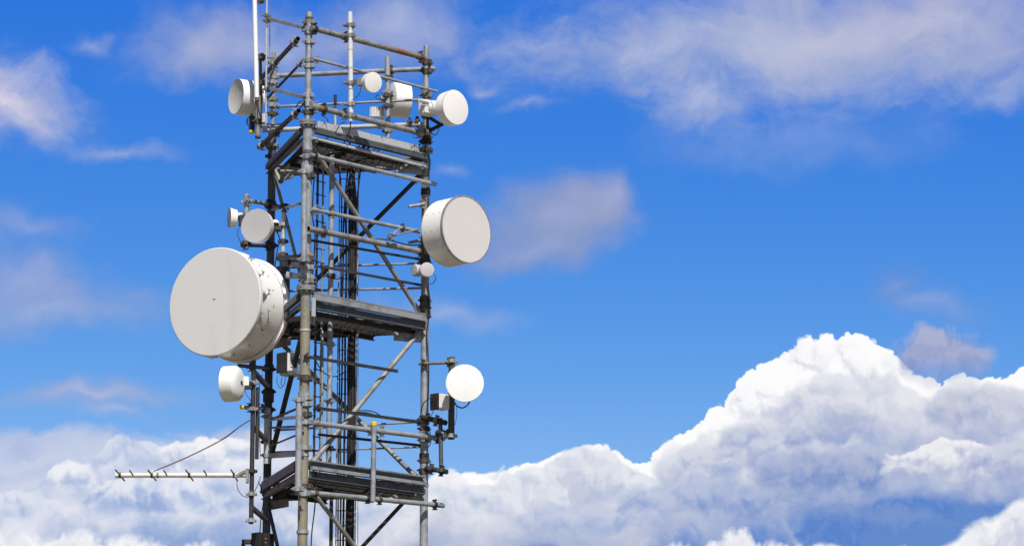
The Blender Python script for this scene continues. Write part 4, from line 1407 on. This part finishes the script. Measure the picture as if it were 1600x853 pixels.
# yagi
root = thing('yagi_antenna', at(391, 741, YP), 'long horizontal yagi antenna with an ivory boom sticking out to the left', 'antenna')
yb0, yb1 = at(181.5, 743, YP), at(384, 741.3, YP)
yb0.z = yb1.z = (yb0.z + yb1.z) / 2
MB().tube(yb0, yb1, 0.0245, 16).build('boom', IVORY, root)
MB().tube(yb0 - Vector((0.006, 0, 0)), yb0 + Vector((0.02, 0, 0)), 0.027, 16).build('end_cap', IVORY, root)
for px_, half in ((187.5, 0.40), (237.5, 0.38), (296, 0.39), (366, 0.40), (208, 0.0), (261, 0.0), (323, 0.0)):
    x_ = at(px_, 742.5, YP).x
    if half:
        b = MB()
        b.tube((x_, YP - half, yb0.z), (x_, YP + half, yb0.z), 0.0085, 8)
        b.lathe((x_ - 0.013, YP, yb0.z), Vector((1, 0, 0)), [(0, 0.024), (0, 0.029), (0.026, 0.029), (0.026, 0.024)], 16, False)
        b.build('element', BRONZE, root)
    else:
        b = MB()
        b.tube((x_, YP - 0.32, yb0.z + 0.004), (x_, YP + 0.05, yb0.z), 0.008, 8)
        b.build('element', BRONZE, root)
b = MB()
x_ = at(246.5, 742, YP).x
b.lathe((x_ - 0.012, YP, yb0.z), Vector((1, 0, 0)), [(0, 0.024), (0, 0.028), (0.024, 0.028), (0.024, 0.024)], 16, False)
b.build('band', TAN, root)
MB().path([at(240, 736, YP), at(290, 715, YP), at(345, 687.5, YP), at(376, 665, YP), at(390.5, 656, YP)], 0.0065, 7, 8).build('stay_rod', mat('red_brown_rod', (0.16, 0.075, 0.045), (0.10, 0.055, 0.04), None, 14), root)
b = MB()
b.bar(at(366, 745, YP - 0.03), at(384, 735, YP - 0.03), 0.02, 0.028)
b.box(at(386.5, 743, YP - 0.02), Vector((1, 0, 0)), Vector((0, 1, 0)), Z, 0.014, 0.035, 0.075, 0.004)
b.build('bracket', TUBE, root)
MB().path([at(370, 751, YP), at(371.5, 763, YP), at(378, 773, YP), at(388, 776, YP), at(397, 768, YP), at(404, 754, YP), at(407, 744, YP + 0.1)], 0.004, 6, 8).build('cable', CABLE, root)

# white cabinet by the left leg, and the dark box at the bottom edge
def cabinet(label, c, hx, hy, hz, m, dm):
    root = thing('equipment_cabinet', c - Z * hz, label, 'cabinet')
    MB().box(c, d_FR, n_FR, Z, hx, hy, hz, 0.008).build('casing', m, root)
    MB().box(c + n_FR * (hy + 0.006), d_FR, n_FR, Z, hx * 0.9, 0.005, hz * 0.92, 0.003).build('door', m, root)
    b = MB()
    for i in range(4):
        b.box(c + n_FR * (hy + 0.012) - d_FR * hx * 0.55 + Z * hz * (0.5 - i * 0.33), d_FR, n_FR, Z, 0.012, 0.003, 0.006, 0.001)
    b.build('label_marks', RIM, root)
    MB().box(c - Z * (hz + 0.012) + d_FR * 0.05, d_FR, n_FR, Z, hx * 1.3, hy * 0.9, 0.01, 0.002).build('shelf', GALVL, root)
    MB().box(c - d_FR * (hx + 0.012), d_FR, n_FR, Z, 0.012, hy * 0.85, hz * 1.04, 0.003).build('side_plate', dm, root)
    return root


cb_root = cabinet('white equipment cabinet beside the left leg under the middle platform', at(449.5, 568, 33.55), 0.07, 0.085, 0.10, BOX_W, DARK)
MB().path([at(433, 588, 33.5), at(433, 598, 33.5), at(438, 606, 33.5), at(444, 600, 33.5), at(446, 588, 33.5)], 0.004, 6, 8).build('cable', CABLE, cb_root)
MB().path([at(441, 588, 33.5), at(439, 598, 33.5), at(442, 604, 33.5)], 0.004, 6, 8).build('cable', CABLE, cb_root)
bx = cabinet('dark brown equipment box at the bottom edge below the yagi pole', at(411, 852, 34.3), 0.085, 0.08, 0.125, CABLE_B, DARK)
MB().bar(at(378, 846, 34.3), at(398, 846, 34.3), 0.05, 0.05).build('arm', DARK, bx)
MB().tube(at(380, 880, 34.3), at(380, 849, 34.3), 0.02, 10).build('arm', DARK, bx)
